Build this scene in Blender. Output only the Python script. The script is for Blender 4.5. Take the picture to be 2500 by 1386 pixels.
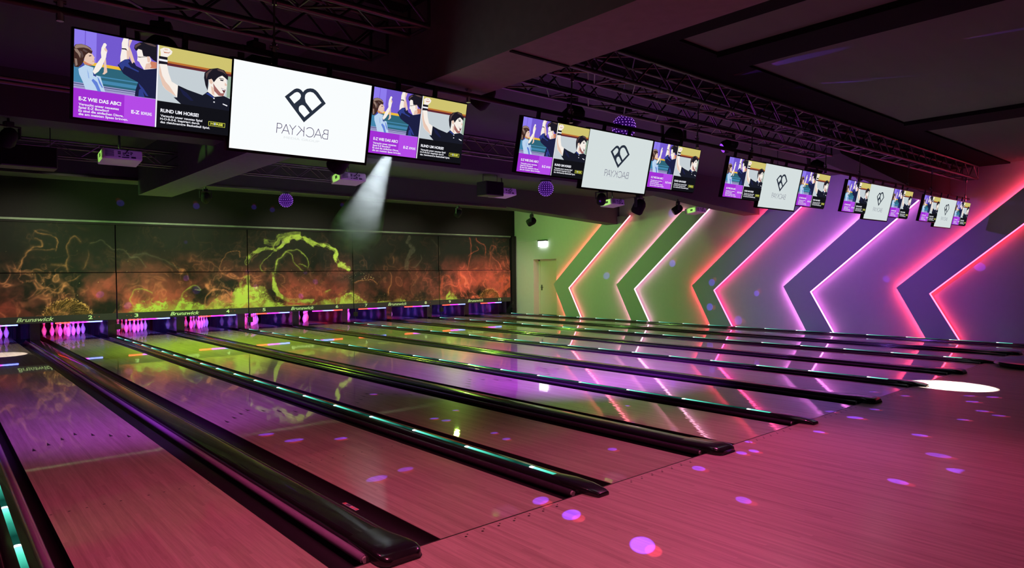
import bpy, bmesh, math, random
import numpy as np
from mathutils import Vector, Matrix
for o in list(bpy.data.objects): bpy.data.objects.remove(o)
S = bpy.context.scene
C = S.collection
PI = math.pi
# ------------------------------------------------------------------ camera
cam = bpy.data.cameras.new('camera'); camo = bpy.data.objects.new('camera', cam); C.objects.link(camo)
cam.sensor_width = 36.0; cam.lens = 1642.63/2500*36.0; cam.clip_end = 200; cam.clip_start = .05
yaw, pitch, roll = .7155, -.0173, -.009
fw = Vector((math.sin(yaw)*math.cos(pitch), math.cos(yaw)*math.cos(pitch), math.sin(pitch)))
rt = Vector((math.cos(yaw), -math.sin(yaw), 0)); up = rt.cross(fw)
r2 = rt*math.cos(roll)+up*math.sin(roll); u2 = up*math.cos(roll)-rt*math.sin(roll)
m = Matrix((r2, u2, -fw)).transposed().to_4x4(); m.translation = (-1.9909, -3.3719, 1.6213)
camo.matrix_world = m
S.camera = camo
# ------------------------------------------------------------------ view and world
S.view_settings.view_transform = 'Standard'; S.view_settings.look = 'None'
S.view_settings.exposure = 0.0; S.view_settings.gamma = 1.0; S.view_settings.use_curve_mapping = False
w = bpy.data.worlds.new('world'); S.world = w; w.use_nodes = True
w.node_tree.nodes['Background'].inputs[0].default_value = (.30, .22, .30, 1)
w.node_tree.nodes['Background'].inputs[1].default_value = 0.02
# ------------------------------------------------------------------ lamps of the room
def aim(o, tgt):
    d = Vector(tgt)-o.location
    o.rotation_euler = d.to_track_quat('-Z', 'Y').to_euler()
def spot(name, loc, tgt, col, power, deg, blend=.5, size=.06):
    l = bpy.data.lights.new(name, 'SPOT'); l.energy = power; l.color = col
    l.spot_size = math.radians(deg); l.spot_blend = blend; l.shadow_soft_size = size
    o = bpy.data.objects.new(name, l); C.objects.link(o); o.location = loc; aim(o, tgt)
    return o
GREEN = (.30, 1.0, .10); PURP = (.50, .12, 1.0); RED = (1.0, .10, .20); WARM = (1.0, .62, .42)
LAMPS = [
 ('wash_light_green', (-3.2, 13.5, 3.3), (12.5, 15.4, .6), (.38, 1.0, .22), 1300, 80, .8),
 ('wash_light_green_wall', (9.9, 13.2, 3.3), (15.35, 12.2, 1.2), (.36, 1.0, .18), 360, 112, .9),
 ('wash_light_green_lanes', (2.4, 13.3, 3.3), (3.6, 12.6, 0), (.50, 1.0, .04), 1500, 118, .9),
 ('wash_light_green_right', (10.2, 13.3, 3.3), (9.2, 12.2, 0), (.50, 1.0, .10), 800, 112, .9),
 ('wash_light_purple', (5.0, 2.45, 3.35), (5.9, 4.6, 0), (.46, .07, 1.0), 2500, 92, .9),
 ('wash_light_purple_mid', (8.9, 4.4, 3.35), (8.9, 5.6, 0), (.50, .08, 1.0), 520, 105, .9),
 ('wash_light_purple_wall', (10.6, 3.6, 3.3), (15.35, 3.7, 1.2), (.38, .12, 1.0), 400, 90, .9),
 ('wash_light_purple_left', (-.5, 4.2, 3.1), (-.1, 5.9, 0), (.55, .08, 1.0), 560, 95, .9),
 ('wash_light_red', (1.6, .9, 3.3), (1.3, 1.3, 0), (1.0, .085, .31), 860, 105, .9),
 ('wash_light_red_right', (4.3, .3, 3.4), (3.2, -.8, 0), (1.0, .11, .42), 330, 95, 1.0),
 ('wash_light_pink', (-.2, -1.2, 3.3), (.2, -.3, 0), (1.0, .17, .32), 290, 110, .9),
 ('wash_light_red_left', (-.7, 1.7, 3.2), (-.6, 2.0, 0), (1.0, .10, .34), 150, 100, .9),
 ('wash_light_magenta', (10.2, 1.4, 3.3), (9.4, 2.6, 0), (.70, .10, .70), 330, 115, .9),
]
for nm, loc, tg, col, pw, dg, bl in LAMPS: spot(nm, loc, tg, col, pw, dg, bl, .08)
# two white narrow beams that burn bright ellipses on the floor
spot('beam_light_front', (8.6, 2.1, 3.35), (8.66, -.30, 0), (1, .98, .93), 7000, 12.2, .06, .02)
spot('beam_light_back', (-.2, 11.8, 3.3), (-.86, 14.15, 0), (1, .98, .93), 4200, 12.5, .06, .02)
# the picture projectors throw onto the masks
for k in range(5):
    spot('projector_light', (3.34*k-.08, 7.08, 3.2), (3.34*k, 16.3, 1.80), (.90, 1.0, .60), 160, 27, .55, .03)
# the beam in the smoke
SB0, SB1 = (2.95, 4.75, 3.50), (8.05, 16.2, 2.18)
spot('smoke_beam_light', SB0, SB1, (.82, .95, 1.0), 6800, 8.6, .35, .02)
# the light balls throw purple and red dapples
BALLS = [(4.07, 11.25, 3.27), (7.38, 6.35, 3.29), (4.87, 2.28, 3.49)]

# little lamps of the pin decks
for n_ in range(1, 11):
    k_ = (n_-1)//2; cx_ = k_*3.34+(-.8743 if n_ % 2 else .8743)
    cols_ = [(1.0, .03, .04), (.62, .015, .90), (.10, .12, 1.0)] if n_ != 6 else [(.62, .015, .90), (.10, .12, 1.0), (1.0, .03, .04)]
    for j_ in range(3):
        l_ = bpy.data.lights.new('pin_deck_light', 'AREA'); l_.shape = 'RECTANGLE'; l_.size = .30; l_.size_y = .03; l_.energy = 5 if cols_[j_][1] != .015 else 3; l_.color = cols_[j_]; l_.spread = math.radians(45)
        o_ = bpy.data.objects.new('pin_deck_light', l_); C.objects.link(o_); o_.location = (cx_+(j_-1)*.34, 16.56, .45); aim(o_, (cx_+(j_-1)*.36, 18.5, .12))
for k_ in range(5):
    spot('added_green_side_light', (3.34*k_-.85, 6.80, 3.22), (3.34*k_-.2, 6.84, 3.2), (.45, 1.0, .15), 16, 26, .3, .03)  # added lamps, no fixture behind them, to tint the projector sides green
for k_ in range(5):
    spot('added_mask_light', (3.34*k_, 12.9, 3.72), (3.34*k_, 16.3, .95), (1.0, .92, .66), 430, 84, .8, .05)  # added unseen lamps behind the far beam that brighten the masks
for k_ in range(5):
    spot('added_violet_back_light', (3.34*k_+.25, 4.75, 3.02), (3.34*k_, 6.8, 3.2), (.42, .16, 1.0), 15, 15, .5, .03)  # added narrow lamps that brighten the projector backs in violet
# ------------------------------------------------------------------ outlines of the artwork
POLY = {
'hair1': [(-0.001,0.797),(0.008,0.828),(0.04,0.845),(0.069,0.839),(0.093,0.818),(0.104,0.783),(0.1,0.753),(0.082,0.76),(0.066,0.73),(0.058,0.689),(0.054,0.649),(0.041,0.606),(0.025,0.576),(0.003,0.576),(-0.003,0.695)],
'hairhi': [(0.002,0.798),(0.011,0.826),(0.04,0.842),(0.069,0.836),(0.097,0.804),(0.101,0.782),(0.08,0.805),(0.054,0.809),(0.028,0.797),(0.009,0.781)],
'face1': [(0.066,0.742),(0.082,0.76),(0.1,0.76),(0.107,0.743),(0.118,0.714),(0.113,0.7),(0.117,0.681),(0.115,0.642),(0.099,0.627),(0.072,0.642),(0.057,0.663),(0.059,0.702)],
'collar': [(0.027,0.612),(0.052,0.648),(0.062,0.613),(0.035,0.573)],
'shirt1': [(0.026,0.557),(0.056,0.621),(0.09,0.608),(0.113,0.602),(0.108,0.549),(0.116,0.519),(0.153,0.51),(0.166,0.435),(0.183,0.34),(0.069,0.337),(0.053,0.417),(0.031,0.501)],
'shade1': [(0.111,0.472),(0.135,0.439),(0.159,0.337),(0.139,0.335),(0.123,0.397),(0.102,0.45)],
'arm1b': [(0.171,0.685),(0.181,0.74),(0.185,0.676),(0.193,0.573),(0.176,0.542),(0.164,0.542),(0.172,0.567),(0.173,0.62)],
'arm1': [(0.108,0.556),(0.128,0.646),(0.156,0.732),(0.152,0.783),(0.155,0.842),(0.167,0.898),(0.177,0.904),(0.186,0.885),(0.178,0.856),(0.19,0.821),(0.185,0.78),(0.183,0.741),(0.171,0.685),(0.16,0.623),(0.141,0.565),(0.119,0.526),(0.112,0.534)],
'arm2b': [(0.314,0.974),(0.318,0.998),(0.336,0.998),(0.327,0.952),(0.321,0.917),(0.335,0.855),(0.357,0.742),(0.34,0.723),(0.323,0.798),(0.314,0.875)],
'arm2': [(0.268,0.715),(0.267,0.78),(0.274,0.875),(0.273,0.94),(0.283,1.001),(0.313,1.003),(0.311,0.926),(0.317,0.862),(0.32,0.824),(0.32,0.771),(0.293,0.755)],
'brace': [(0.274,0.881),(0.298,0.886),(0.314,0.863),(0.311,0.852),(0.295,0.872),(0.274,0.868)],
'face2': [(0.366,0.878),(0.375,0.908),(0.397,0.908),(0.41,0.852),(0.439,0.862),(0.456,0.813),(0.457,0.786),(0.492,0.79),(0.493,0.715),(0.446,0.691),(0.414,0.675),(0.393,0.726),(0.383,0.757),(0.37,0.769),(0.372,0.813)],
'hair2': [(0.349,0.906),(0.352,0.947),(0.379,0.986),(0.404,1.001),(0.491,1.0),(0.493,0.791),(0.467,0.81),(0.447,0.844),(0.425,0.837),(0.407,0.835),(0.397,0.902),(0.375,0.908),(0.362,0.88)],
'ear2': [(0.429,0.838),(0.443,0.843),(0.452,0.812),(0.448,0.773),(0.435,0.773)],
'shirt2': [(0.252,0.677),(0.273,0.723),(0.306,0.769),(0.324,0.765),(0.34,0.723),(0.35,0.746),(0.365,0.704),(0.414,0.675),(0.453,0.693),(0.495,0.716),(0.498,0.346),(0.362,0.342),(0.366,0.421),(0.38,0.513),(0.332,0.547),(0.288,0.588)],
'sleeve2': [(0.257,0.685),(0.286,0.74),(0.313,0.768),(0.325,0.739),(0.295,0.683),(0.283,0.626)],
'torso2': [(0.387,0.426),(0.405,0.451),(0.424,0.347),(0.384,0.344)],
'fist': [(0.513,0.911),(0.508,0.953),(0.533,0.982),(0.566,0.985),(0.589,0.953),(0.584,0.921),(0.557,0.873),(0.514,0.869)],
'fistsh': [(0.527,0.955),(0.535,0.931),(0.564,0.932),(0.577,0.949),(0.567,0.924),(0.536,0.917)],
'fore': [(0.509,0.781),(0.557,0.787),(0.57,0.686),(0.592,0.587),(0.635,0.554),(0.632,0.404),(0.555,0.48),(0.535,0.518),(0.507,0.667)],
'band': [(0.503,0.871),(0.557,0.872),(0.559,0.785),(0.506,0.778)],
'bandw': [(0.504,0.838),(0.558,0.839),(0.558,0.815),(0.505,0.814)],
'hair3': [(0.808,0.701),(0.81,0.764),(0.843,0.824),(0.899,0.854),(0.947,0.841),(0.978,0.776),(0.978,0.721),(0.952,0.751),(0.935,0.769),(0.91,0.743),(0.896,0.716),(0.878,0.665),(0.865,0.699),(0.84,0.691),(0.84,0.637),(0.837,0.549),(0.82,0.613)],
'face3': [(0.84,0.691),(0.865,0.707),(0.877,0.674),(0.901,0.727),(0.935,0.773),(0.96,0.762),(0.968,0.709),(0.974,0.655),(0.967,0.579),(0.955,0.51),(0.923,0.502),(0.887,0.482),(0.86,0.509),(0.838,0.534),(0.846,0.62)],
'beard': [(0.873,0.655),(0.891,0.614),(0.932,0.542),(0.956,0.548),(0.952,0.508),(0.918,0.506),(0.884,0.557)],
'eye': [(0.92,0.717),(0.946,0.716),(0.944,0.7),(0.924,0.702)],
'brow': [(0.913,0.735),(0.948,0.731),(0.948,0.724),(0.914,0.726)],
'mouth': [(0.931,0.611),(0.965,0.595),(0.956,0.541),(0.945,0.571)],
'shirt3': [(0.634,0.554),(0.701,0.518),(0.804,0.48),(0.838,0.534),(0.86,0.511),(0.887,0.482),(0.955,0.512),(1.002,0.485),(0.999,0.329),(0.66,0.328),(0.608,0.399),(0.632,0.402)],
'btn1': [(0.879,0.47),(0.889,0.47),(0.89,0.455),(0.88,0.455)],
'btn2': [(0.882,0.423),(0.892,0.422),(0.892,0.408),(0.882,0.408)],
'emb': [(0.949,0.414),(0.984,0.398),(0.982,0.384),(0.95,0.401)],
'heart': [(0.35,0.68),(0.404,0.771),(0.416,0.789),(0.431,0.8),(0.446,0.801),(0.463,0.79),(0.477,0.768),(0.487,0.794),(0.504,0.817),(0.527,0.829),(0.548,0.831),(0.567,0.819),(0.586,0.796),(0.651,0.679),(0.5,0.41)],
'hole1': [(0.382,0.683),(0.418,0.744),(0.434,0.758),(0.447,0.755),(0.459,0.74),(0.464,0.717),(0.458,0.682),(0.421,0.616)],
'hole2': [(0.493,0.701),(0.494,0.737),(0.5,0.757),(0.512,0.776),(0.53,0.787),(0.551,0.783),(0.569,0.761),(0.618,0.679),(0.554,0.565),(0.502,0.654)],
'hole3': [(0.455,0.562),(0.456,0.587),(0.463,0.602),(0.475,0.614),(0.486,0.613),(0.498,0.601),(0.536,0.535),(0.501,0.472),(0.459,0.536)],
}
STROKES = [([[4.982,1.976],[5.109,2.156],[5.308,2.302],[5.546,2.379],[5.768,2.401]],0.1,0.05,'g',0.75),([[5.823,2.346],[5.976,2.478],[6.129,2.592],[6.284,2.689],[6.439,2.731],[6.634,2.726],[6.792,2.683],[6.95,2.573],[7.132,2.538],[7.398,2.525],[7.584,2.45],[7.73,2.375],[7.791,2.239],[7.768,2.101],[7.872,1.965],[8.02,1.847],[8.214,1.822]],0.07,0.1,'g',1.0),([[5.549,2.579],[5.827,2.585],[5.979,2.737],[6.247,2.8],[6.558,2.866]],0.12,0.1,'g',0.45),([[5.751,2.474],[5.809,2.603],[5.979,2.7],[6.131,2.741]],0.02,0.02,'g',0.8),([[5.751,2.474],[5.787,2.382],[5.86,2.328]],0.03,0.02,'g',0.8),([[5.86,2.319],[5.672,2.179],[5.504,2.05],[5.411,1.923],[5.373,1.814],[5.408,1.741],[5.481,1.704]],0.012,0.03,'g',0.8),([[5.795,1.702],[5.854,1.923],[5.894,2.071],[6.028,2.183],[6.124,2.295],[6.24,2.343],[6.394,2.336],[6.531,2.357],[6.667,2.264],[6.784,2.152],[6.841,1.981],[6.829,1.829]],0.045,0.02,'g',0.95),([[6.125,2.314],[6.315,2.223],[6.39,2.036],[6.543,1.867],[6.698,1.725]],0.025,0.02,'g',0.7),([[6.564,1.943],[6.662,1.905],[6.78,1.867]],0.015,0.02,'g',0.8),([[5.729,1.684],[5.736,1.482],[5.788,1.261],[5.897,1.037],[6.065,0.902],[6.313,0.819],[6.605,0.79],[6.904,0.799]],0.06,0.09,'g',1.0),([[5.888,1.665],[6.037,1.553],[6.073,1.385],[5.957,1.294],[6.107,1.18],[6.181,1.01],[6.141,0.9]],0.015,0.015,'o',0.7),([[7.376,1.073],[7.544,1.147]],0.05,0.02,'g',0.8),([[0.015,2.75],[0.117,2.665],[0.284,2.607],[0.42,2.509],[0.416,2.253]],0.02,0.02,'o',0.7),([[0.011,2.536],[0.114,2.476],[0.101,2.362],[-0.034,2.335],[-0.178,2.245],[-0.263,2.069],[-0.306,1.895],[-0.379,1.734]],0.02,0.04,'o',0.8),([[-0.178,2.27],[0.11,2.287],[0.363,2.303]],0.02,0.02,'o',0.5),([[0.611,1.741],[0.592,1.895],[0.65,2.128],[0.623,2.437],[0.757,2.621],[0.909,2.495]],0.03,0.03,'o',0.55),([[1.062,2.263],[1.081,2.053],[0.965,1.817]],0.03,0.03,'o',0.35),([[-0.126,1.745],[-0.043,1.807],[0.102,1.782]],0.03,0.03,'o',0.6),([[0.314,1.921],[0.528,1.921],[0.592,1.87]],0.05,0.05,'o',0.5),([[1.132,2.448],[1.339,2.545],[1.475,2.428],[1.613,2.284],[1.825,2.287],[2.014,2.113],[2.233,2.088],[2.377,1.841]],0.02,0.02,'w',0.6),([[2.088,2.141],[2.334,2.199],[2.632,2.091],[2.835,2.008],[3.04,1.896],[3.249,1.81]],0.05,0.02,'w',0.5),([[0.018,1.719],[0.137,1.415],[-0.012,1.191]],0.02,0.03,'o',0.6),([[0.137,1.389],[0.346,1.283],[0.519,1.433],[0.739,1.533],[0.873,1.661]],0.02,0.02,'o',0.6),([[0.346,1.283],[0.343,1.13]],0.01,0.01,'o',0.5),([[2.137,0.692],[1.994,0.916],[1.973,1.08],[2.097,1.24],[2.368,1.247],[2.516,1.174]],0.02,0.02,'g',0.7),([[3.209,0.985],[3.265,1.155],[3.454,1.293],[3.589,1.319],[3.724,1.215],[3.533,1.205]],0.03,0.02,'g',0.8),([[4.207,1.778],[4.266,1.955],[4.384,2.163],[4.588,2.284],[4.793,2.302],[4.79,2.137]],0.012,0.012,'o',0.8),([[4.744,1.056],[4.808,1.415],[5.019,1.593],[5.016,1.351]],0.06,0.05,'g',0.6),([[9.692,1.674],[9.768,1.561],[9.778,1.381],[9.737,1.202],[9.645,1.069],[9.642,0.889]],0.02,0.04,'o',0.9),([[9.867,2.192],[9.904,2.08],[9.877,1.944]],0.05,0.03,'o',0.7),([[8.353,1.337],[8.593,1.388],[8.836,1.428],[9.082,1.413],[9.23,1.278]],0.02,0.02,'o',0.9),([[10.98,2.272],[11.006,2.156],[10.921,1.992],[10.7,1.83]],0.02,0.05,'w',0.6),([[10.497,2.864],[10.441,2.656],[10.654,2.476],[10.434,2.197],[10.349,1.83]],0.08,0.1,'w',0.35),([[11.407,2.795],[11.66,2.564],[11.729,2.328],[11.684,2.208]],0.04,0.03,'w',0.4),([[13.379,2.944],[13.441,2.796],[13.758,2.653],[13.82,2.504],[13.817,2.277]],0.03,0.03,'r',0.8),([[13.098,2.936],[13.126,2.715],[13.153,2.394],[13.087,2.097],[12.959,1.728]],0.04,0.03,'r',0.8),([[13.406,2.572],[13.484,2.448],[13.246,2.346],[13.027,2.22]],0.02,0.03,'r',0.8),([[14.005,1.723],[14.044,2.229],[14.081,2.609],[14.279,2.638],[14.375,2.436]],0.05,0.05,'r',0.5),([[13.239,1.726],[13.428,1.8]],0.03,0.03,'o',0.6),([[13.521,1.625],[13.486,1.351],[13.388,1.079]],0.03,0.03,'r',0.7),([[13.486,1.351],[13.708,1.222],[13.903,1.37],[14.299,1.62]],0.03,0.03,'r',0.6),([[12.531,1.632],[12.77,1.337],[12.465,1.196],[12.705,0.995]],0.06,0.1,'r',0.7),([[14.495,1.311],[14.8,1.487],[15.14,1.25],[14.625,0.949]],0.1,0.12,'r',0.8),([[11.753,0.875],[11.878,1.493],[12.17,1.442],[12.283,1.006]],0.06,0.06,'r',0.5)]
PROF = [[-0.723,0.74],[-0.257,0.718],[0.904,0.703],[1.897,0.699],[2.089,0.904],[2.378,0.969],[2.772,0.901],[3.076,0.978],[3.387,0.99],[3.595,0.871],[3.916,0.814],[4.139,1.058],[4.471,0.874],[4.646,1.219],[4.936,1.295],[5.17,1.243],[5.528,1.199],[5.766,0.829],[6.139,0.73],[6.651,0.673],[7.049,0.784],[7.456,0.834],[7.874,0.95],[8.304,1.096],[8.593,0.903],[8.886,0.68],[9.497,0.739],[9.969,0.779],[10.29,0.699],[10.784,0.654],[11.465,0.63],[11.817,0.763],[12.177,0.973],[12.356,0.791],[12.722,0.556],[13.287,0.475],[14.068,0.4],[15.197,0.292]]
DAPPLES = [(1.18,-0.88,0.0,0.085),(1.23,-0.25,0.0,0.071),(0.67,1.34,0.0,0.071),(0.97,1.4,0.0,0.058),(2.33,-0.87,0.0,0.058),(4.61,-1.4,0.0,0.08),(4.21,-1.68,0.0,0.082),(3.57,-1.44,0.0,0.063),(5.28,-1.04,0.0,0.06),(2.76,-0.22,0.0,0.06),(2.25,2.85,0.0,0.046),(2.29,2.68,0.0,0.05),(2.69,3.05,0.0,0.039),(2.31,1.87,0.0,0.041),(2.24,1.6,0.0,0.044),(1.06,2.73,0.0,0.052),(0.69,2.98,0.0,0.068),(2.51,4.67,0.0,0.039),(4.36,1.83,0.0,0.03),(3.67,1.21,0.0,0.031),(2.7,0.65,0.0,0.049),(3.84,-0.05,0.0,0.035),(3.44,-0.21,0.0,0.051),(3.58,-0.25,0.0,0.048),(4.71,-0.32,0.0,0.053),(6.25,-0.26,0.0,0.047),(5.77,0.03,0.0,0.056),(8.09,-0.96,0.0,0.036),(7.02,-1.12,0.0,0.051),(6.87,-1.31,0.0,0.045),(6.36,-1.11,0.0,0.044),(7.98,-0.74,0.0,0.042),(7.57,-0.88,0.0,0.055),(5.64,-0.29,0.0,0.076),(7.42,0.2,0.0,0.043),(7.41,-0.19,0.0,0.042),(0.58,3.41,0.0,0.054),(1.27,0.09,0.0,0.064),(3.34,16.28,1.55,0.089),(1.31,16.28,1.16,0.093),(3.6,16.28,1.22,0.124),(1.92,16.28,0.86,0.095),(7.05,16.28,1.39,0.088),(6.73,16.28,1.67,0.063),(5.0,16.28,1.72,0.071),(5.22,16.28,1.27,0.083),(6.58,16.28,0.96,0.087),(3.36,16.28,2.53,0.056),(6.04,16.28,2.59,0.049),(3.66,16.38,3.53,0.102),(1.82,16.38,3.5,0.095),(5.24,16.38,3.59,0.084),(5.78,16.38,3.54,0.085),(8.03,16.38,3.82,0.065),(5.02,0.17,3.86,0.099),(6.28,0.14,3.86,0.073),(6.56,-0.23,3.86,0.085),(7.71,-0.9,3.86,0.062),(5.79,-1.66,3.86,0.045),(3.43,-0.35,3.86,0.018),(15.3,11.67,1.49,0.138),(15.3,9.02,1.86,0.126),(15.3,6.49,2.58,0.114),(15.3,7.6,1.26,0.119),(15.3,7.67,0.54,0.12),(15.3,10.36,3.69,0.198),(15.3,9.02,3.39,0.151),(15.3,6.81,0.22,0.139),(15.3,1.05,1.66,0.107),(15.3,6.25,0.99,0.091),(15.3,2.93,1.39,0.088)]
POLY.update({'b_eye':[(0.083,0.727),(0.096,0.737),(0.098,0.727),(0.085,0.719)],'b_mouth':[(0.102,0.67),(0.118,0.681),(0.117,0.675),(0.104,0.666)],'b_h1':[(-0.0,0.778),(0.019,0.778),(0.037,0.733),(0.035,0.681),(0.021,0.728),(0.007,0.749)],'b_h2':[(0.051,0.795),(0.078,0.772),(0.068,0.756),(0.048,0.775)],'b_h3':[(0.003,0.671),(0.016,0.669),(0.021,0.601),(0.009,0.584)],'b_h4':[(0.029,0.769),(0.045,0.761),(0.054,0.713),(0.043,0.684),(0.039,0.721)],'b_neck':[(0.057,0.656),(0.082,0.638),(0.102,0.632),(0.099,0.618),(0.08,0.615),(0.056,0.627)],'b_f1':[(0.074,0.572),(0.084,0.529),(0.089,0.466),(0.082,0.473)],'b_f2':[(0.133,0.504),(0.144,0.481),(0.168,0.389),(0.163,0.381),(0.146,0.429)],'b_sl':[(0.108,0.549),(0.119,0.523),(0.128,0.519),(0.127,0.499),(0.111,0.508)],'b_hand':[(0.169,0.834),(0.178,0.856),(0.189,0.818),(0.184,0.806),(0.175,0.816)],'m_eye':[(0.372,0.817),(0.39,0.82),(0.39,0.812),(0.374,0.809)],'m_gl':[(0.39,0.82),(0.429,0.837),(0.429,0.832),(0.39,0.814)],'m_jaw':[(0.425,0.749),(0.45,0.77),(0.459,0.732),(0.446,0.693),(0.417,0.683)],'m_f1':[(0.274,0.7),(0.307,0.732),(0.331,0.68),(0.382,0.649),(0.379,0.633),(0.324,0.665),(0.288,0.68)],'m_f2':[(0.381,0.506),(0.412,0.453),(0.447,0.366),(0.432,0.363),(0.39,0.461)],'m_h1':[(0.352,0.94),(0.379,0.981),(0.391,0.967),(0.367,0.932),(0.354,0.901)],'m_h2':[(0.404,0.994),(0.448,0.999),(0.485,0.985),(0.478,0.969),(0.434,0.978)],'m_col':[(0.446,0.691),(0.493,0.715),(0.494,0.681),(0.469,0.681)],'m_arm':[(0.302,0.877),(0.317,0.862),(0.32,0.824),(0.32,0.771),(0.306,0.763)],'r_ear':[(0.842,0.69),(0.86,0.706),(0.872,0.664),(0.861,0.635),(0.847,0.652)],'r_teeth':[(0.934,0.605),(0.958,0.595),(0.957,0.583),(0.938,0.591)],'r_arm':[(0.509,0.772),(0.529,0.639),(0.551,0.575),(0.577,0.53),(0.627,0.41),(0.555,0.48),(0.532,0.526),(0.507,0.667)],'r_neck':[(0.859,0.615),(0.879,0.592),(0.887,0.502),(0.867,0.516)],'r_h1':[(0.816,0.757),(0.844,0.811),(0.864,0.826),(0.836,0.763),(0.824,0.687)],'r_h2':[(0.894,0.842),(0.937,0.838),(0.967,0.782),(0.938,0.811),(0.901,0.823)],'r_nose':[(0.956,0.687),(0.973,0.662),(0.968,0.644),(0.955,0.65)],'r_fold':[(0.641,0.529),(0.693,0.48),(0.742,0.393),(0.722,0.388),(0.669,0.447)],'r_col':[(0.824,0.505),(0.843,0.523),(0.882,0.478),(0.878,0.463),(0.845,0.492)],'r_kn':[(0.534,0.97),(0.557,0.969),(0.556,0.955),(0.537,0.953)]})
# ------------------------------------------------------------------ helpers
def nodes(m): return m.node_tree.nodes, m.node_tree.links
def mat(name, col, rough=.5, metal=0., var=.12, scale=(6, 6, 6), bump=0., coat=0., coatr=.05, spec=.5, nscale=5.0):
    m = bpy.data.materials.new(name); m.use_nodes = True
    N, L = nodes(m); b = N['Principled BSDF']
    tc = N.new('ShaderNodeTexCoord'); mp = N.new('ShaderNodeMapping'); mp.inputs['Scale'].default_value = scale
    L.new(tc.outputs['Object'], mp.inputs[0])
    nz = N.new('ShaderNodeTexNoise'); nz.inputs['Scale'].default_value = nscale; nz.inputs['Detail'].default_value = 4
    L.new(mp.outputs[0], nz.inputs['Vector'])
    mx = N.new('ShaderNodeMix'); mx.data_type = 'RGBA'
    c0 = [c*(1-var) for c in col]; c1 = [min(1, c*(1+var)) for c in col]
    mx.inputs[6].default_value = (*c0, 1); mx.inputs[7].default_value = (*c1, 1)
    L.new(nz.outputs[0], mx.inputs[0]); L.new(mx.outputs[2], b.inputs['Base Color'])
    b.inputs['Roughness'].default_value = rough; b.inputs['Metallic'].default_value = metal
    b.inputs['Coat Weight'].default_value = coat; b.inputs['Coat Roughness'].default_value = coatr
    b.inputs['Specular IOR Level'].default_value = spec
    if bump:
        bp = N.new('ShaderNodeBump'); bp.inputs['Strength'].default_value = bump; bp.inputs['Distance'].default_value = .01
        L.new(nz.outputs[0], bp.inputs['Height']); L.new(bp.outputs[0], b.inputs['Normal'])
    return m
def emit(name, col, st, var=.0):
    m = bpy.data.materials.new(name); m.use_nodes = True
    N, L = nodes(m); N.clear()
    e = N.new('ShaderNodeEmission'); o = N.new('ShaderNodeOutputMaterial')
    e.inputs[0].default_value = (*col, 1); e.inputs[1].default_value = st
    if var:
        tc = N.new('ShaderNodeTexCoord'); nz = N.new('ShaderNodeTexNoise'); nz.inputs['Scale'].default_value = 2.2
        L.new(tc.outputs['Object'], nz.inputs['Vector'])
        mx = N.new('ShaderNodeMix'); mx.data_type = 'RGBA'
        mx.inputs[6].default_value = (*[c*(1-var) for c in col], 1); mx.inputs[7].default_value = (*[c*(1+var) for c in col], 1)
        L.new(nz.outputs[0], mx.inputs[0]); L.new(mx.outputs[2], e.inputs[0])
    L.new(e.outputs[0], o.inputs[0])
    return m
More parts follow.
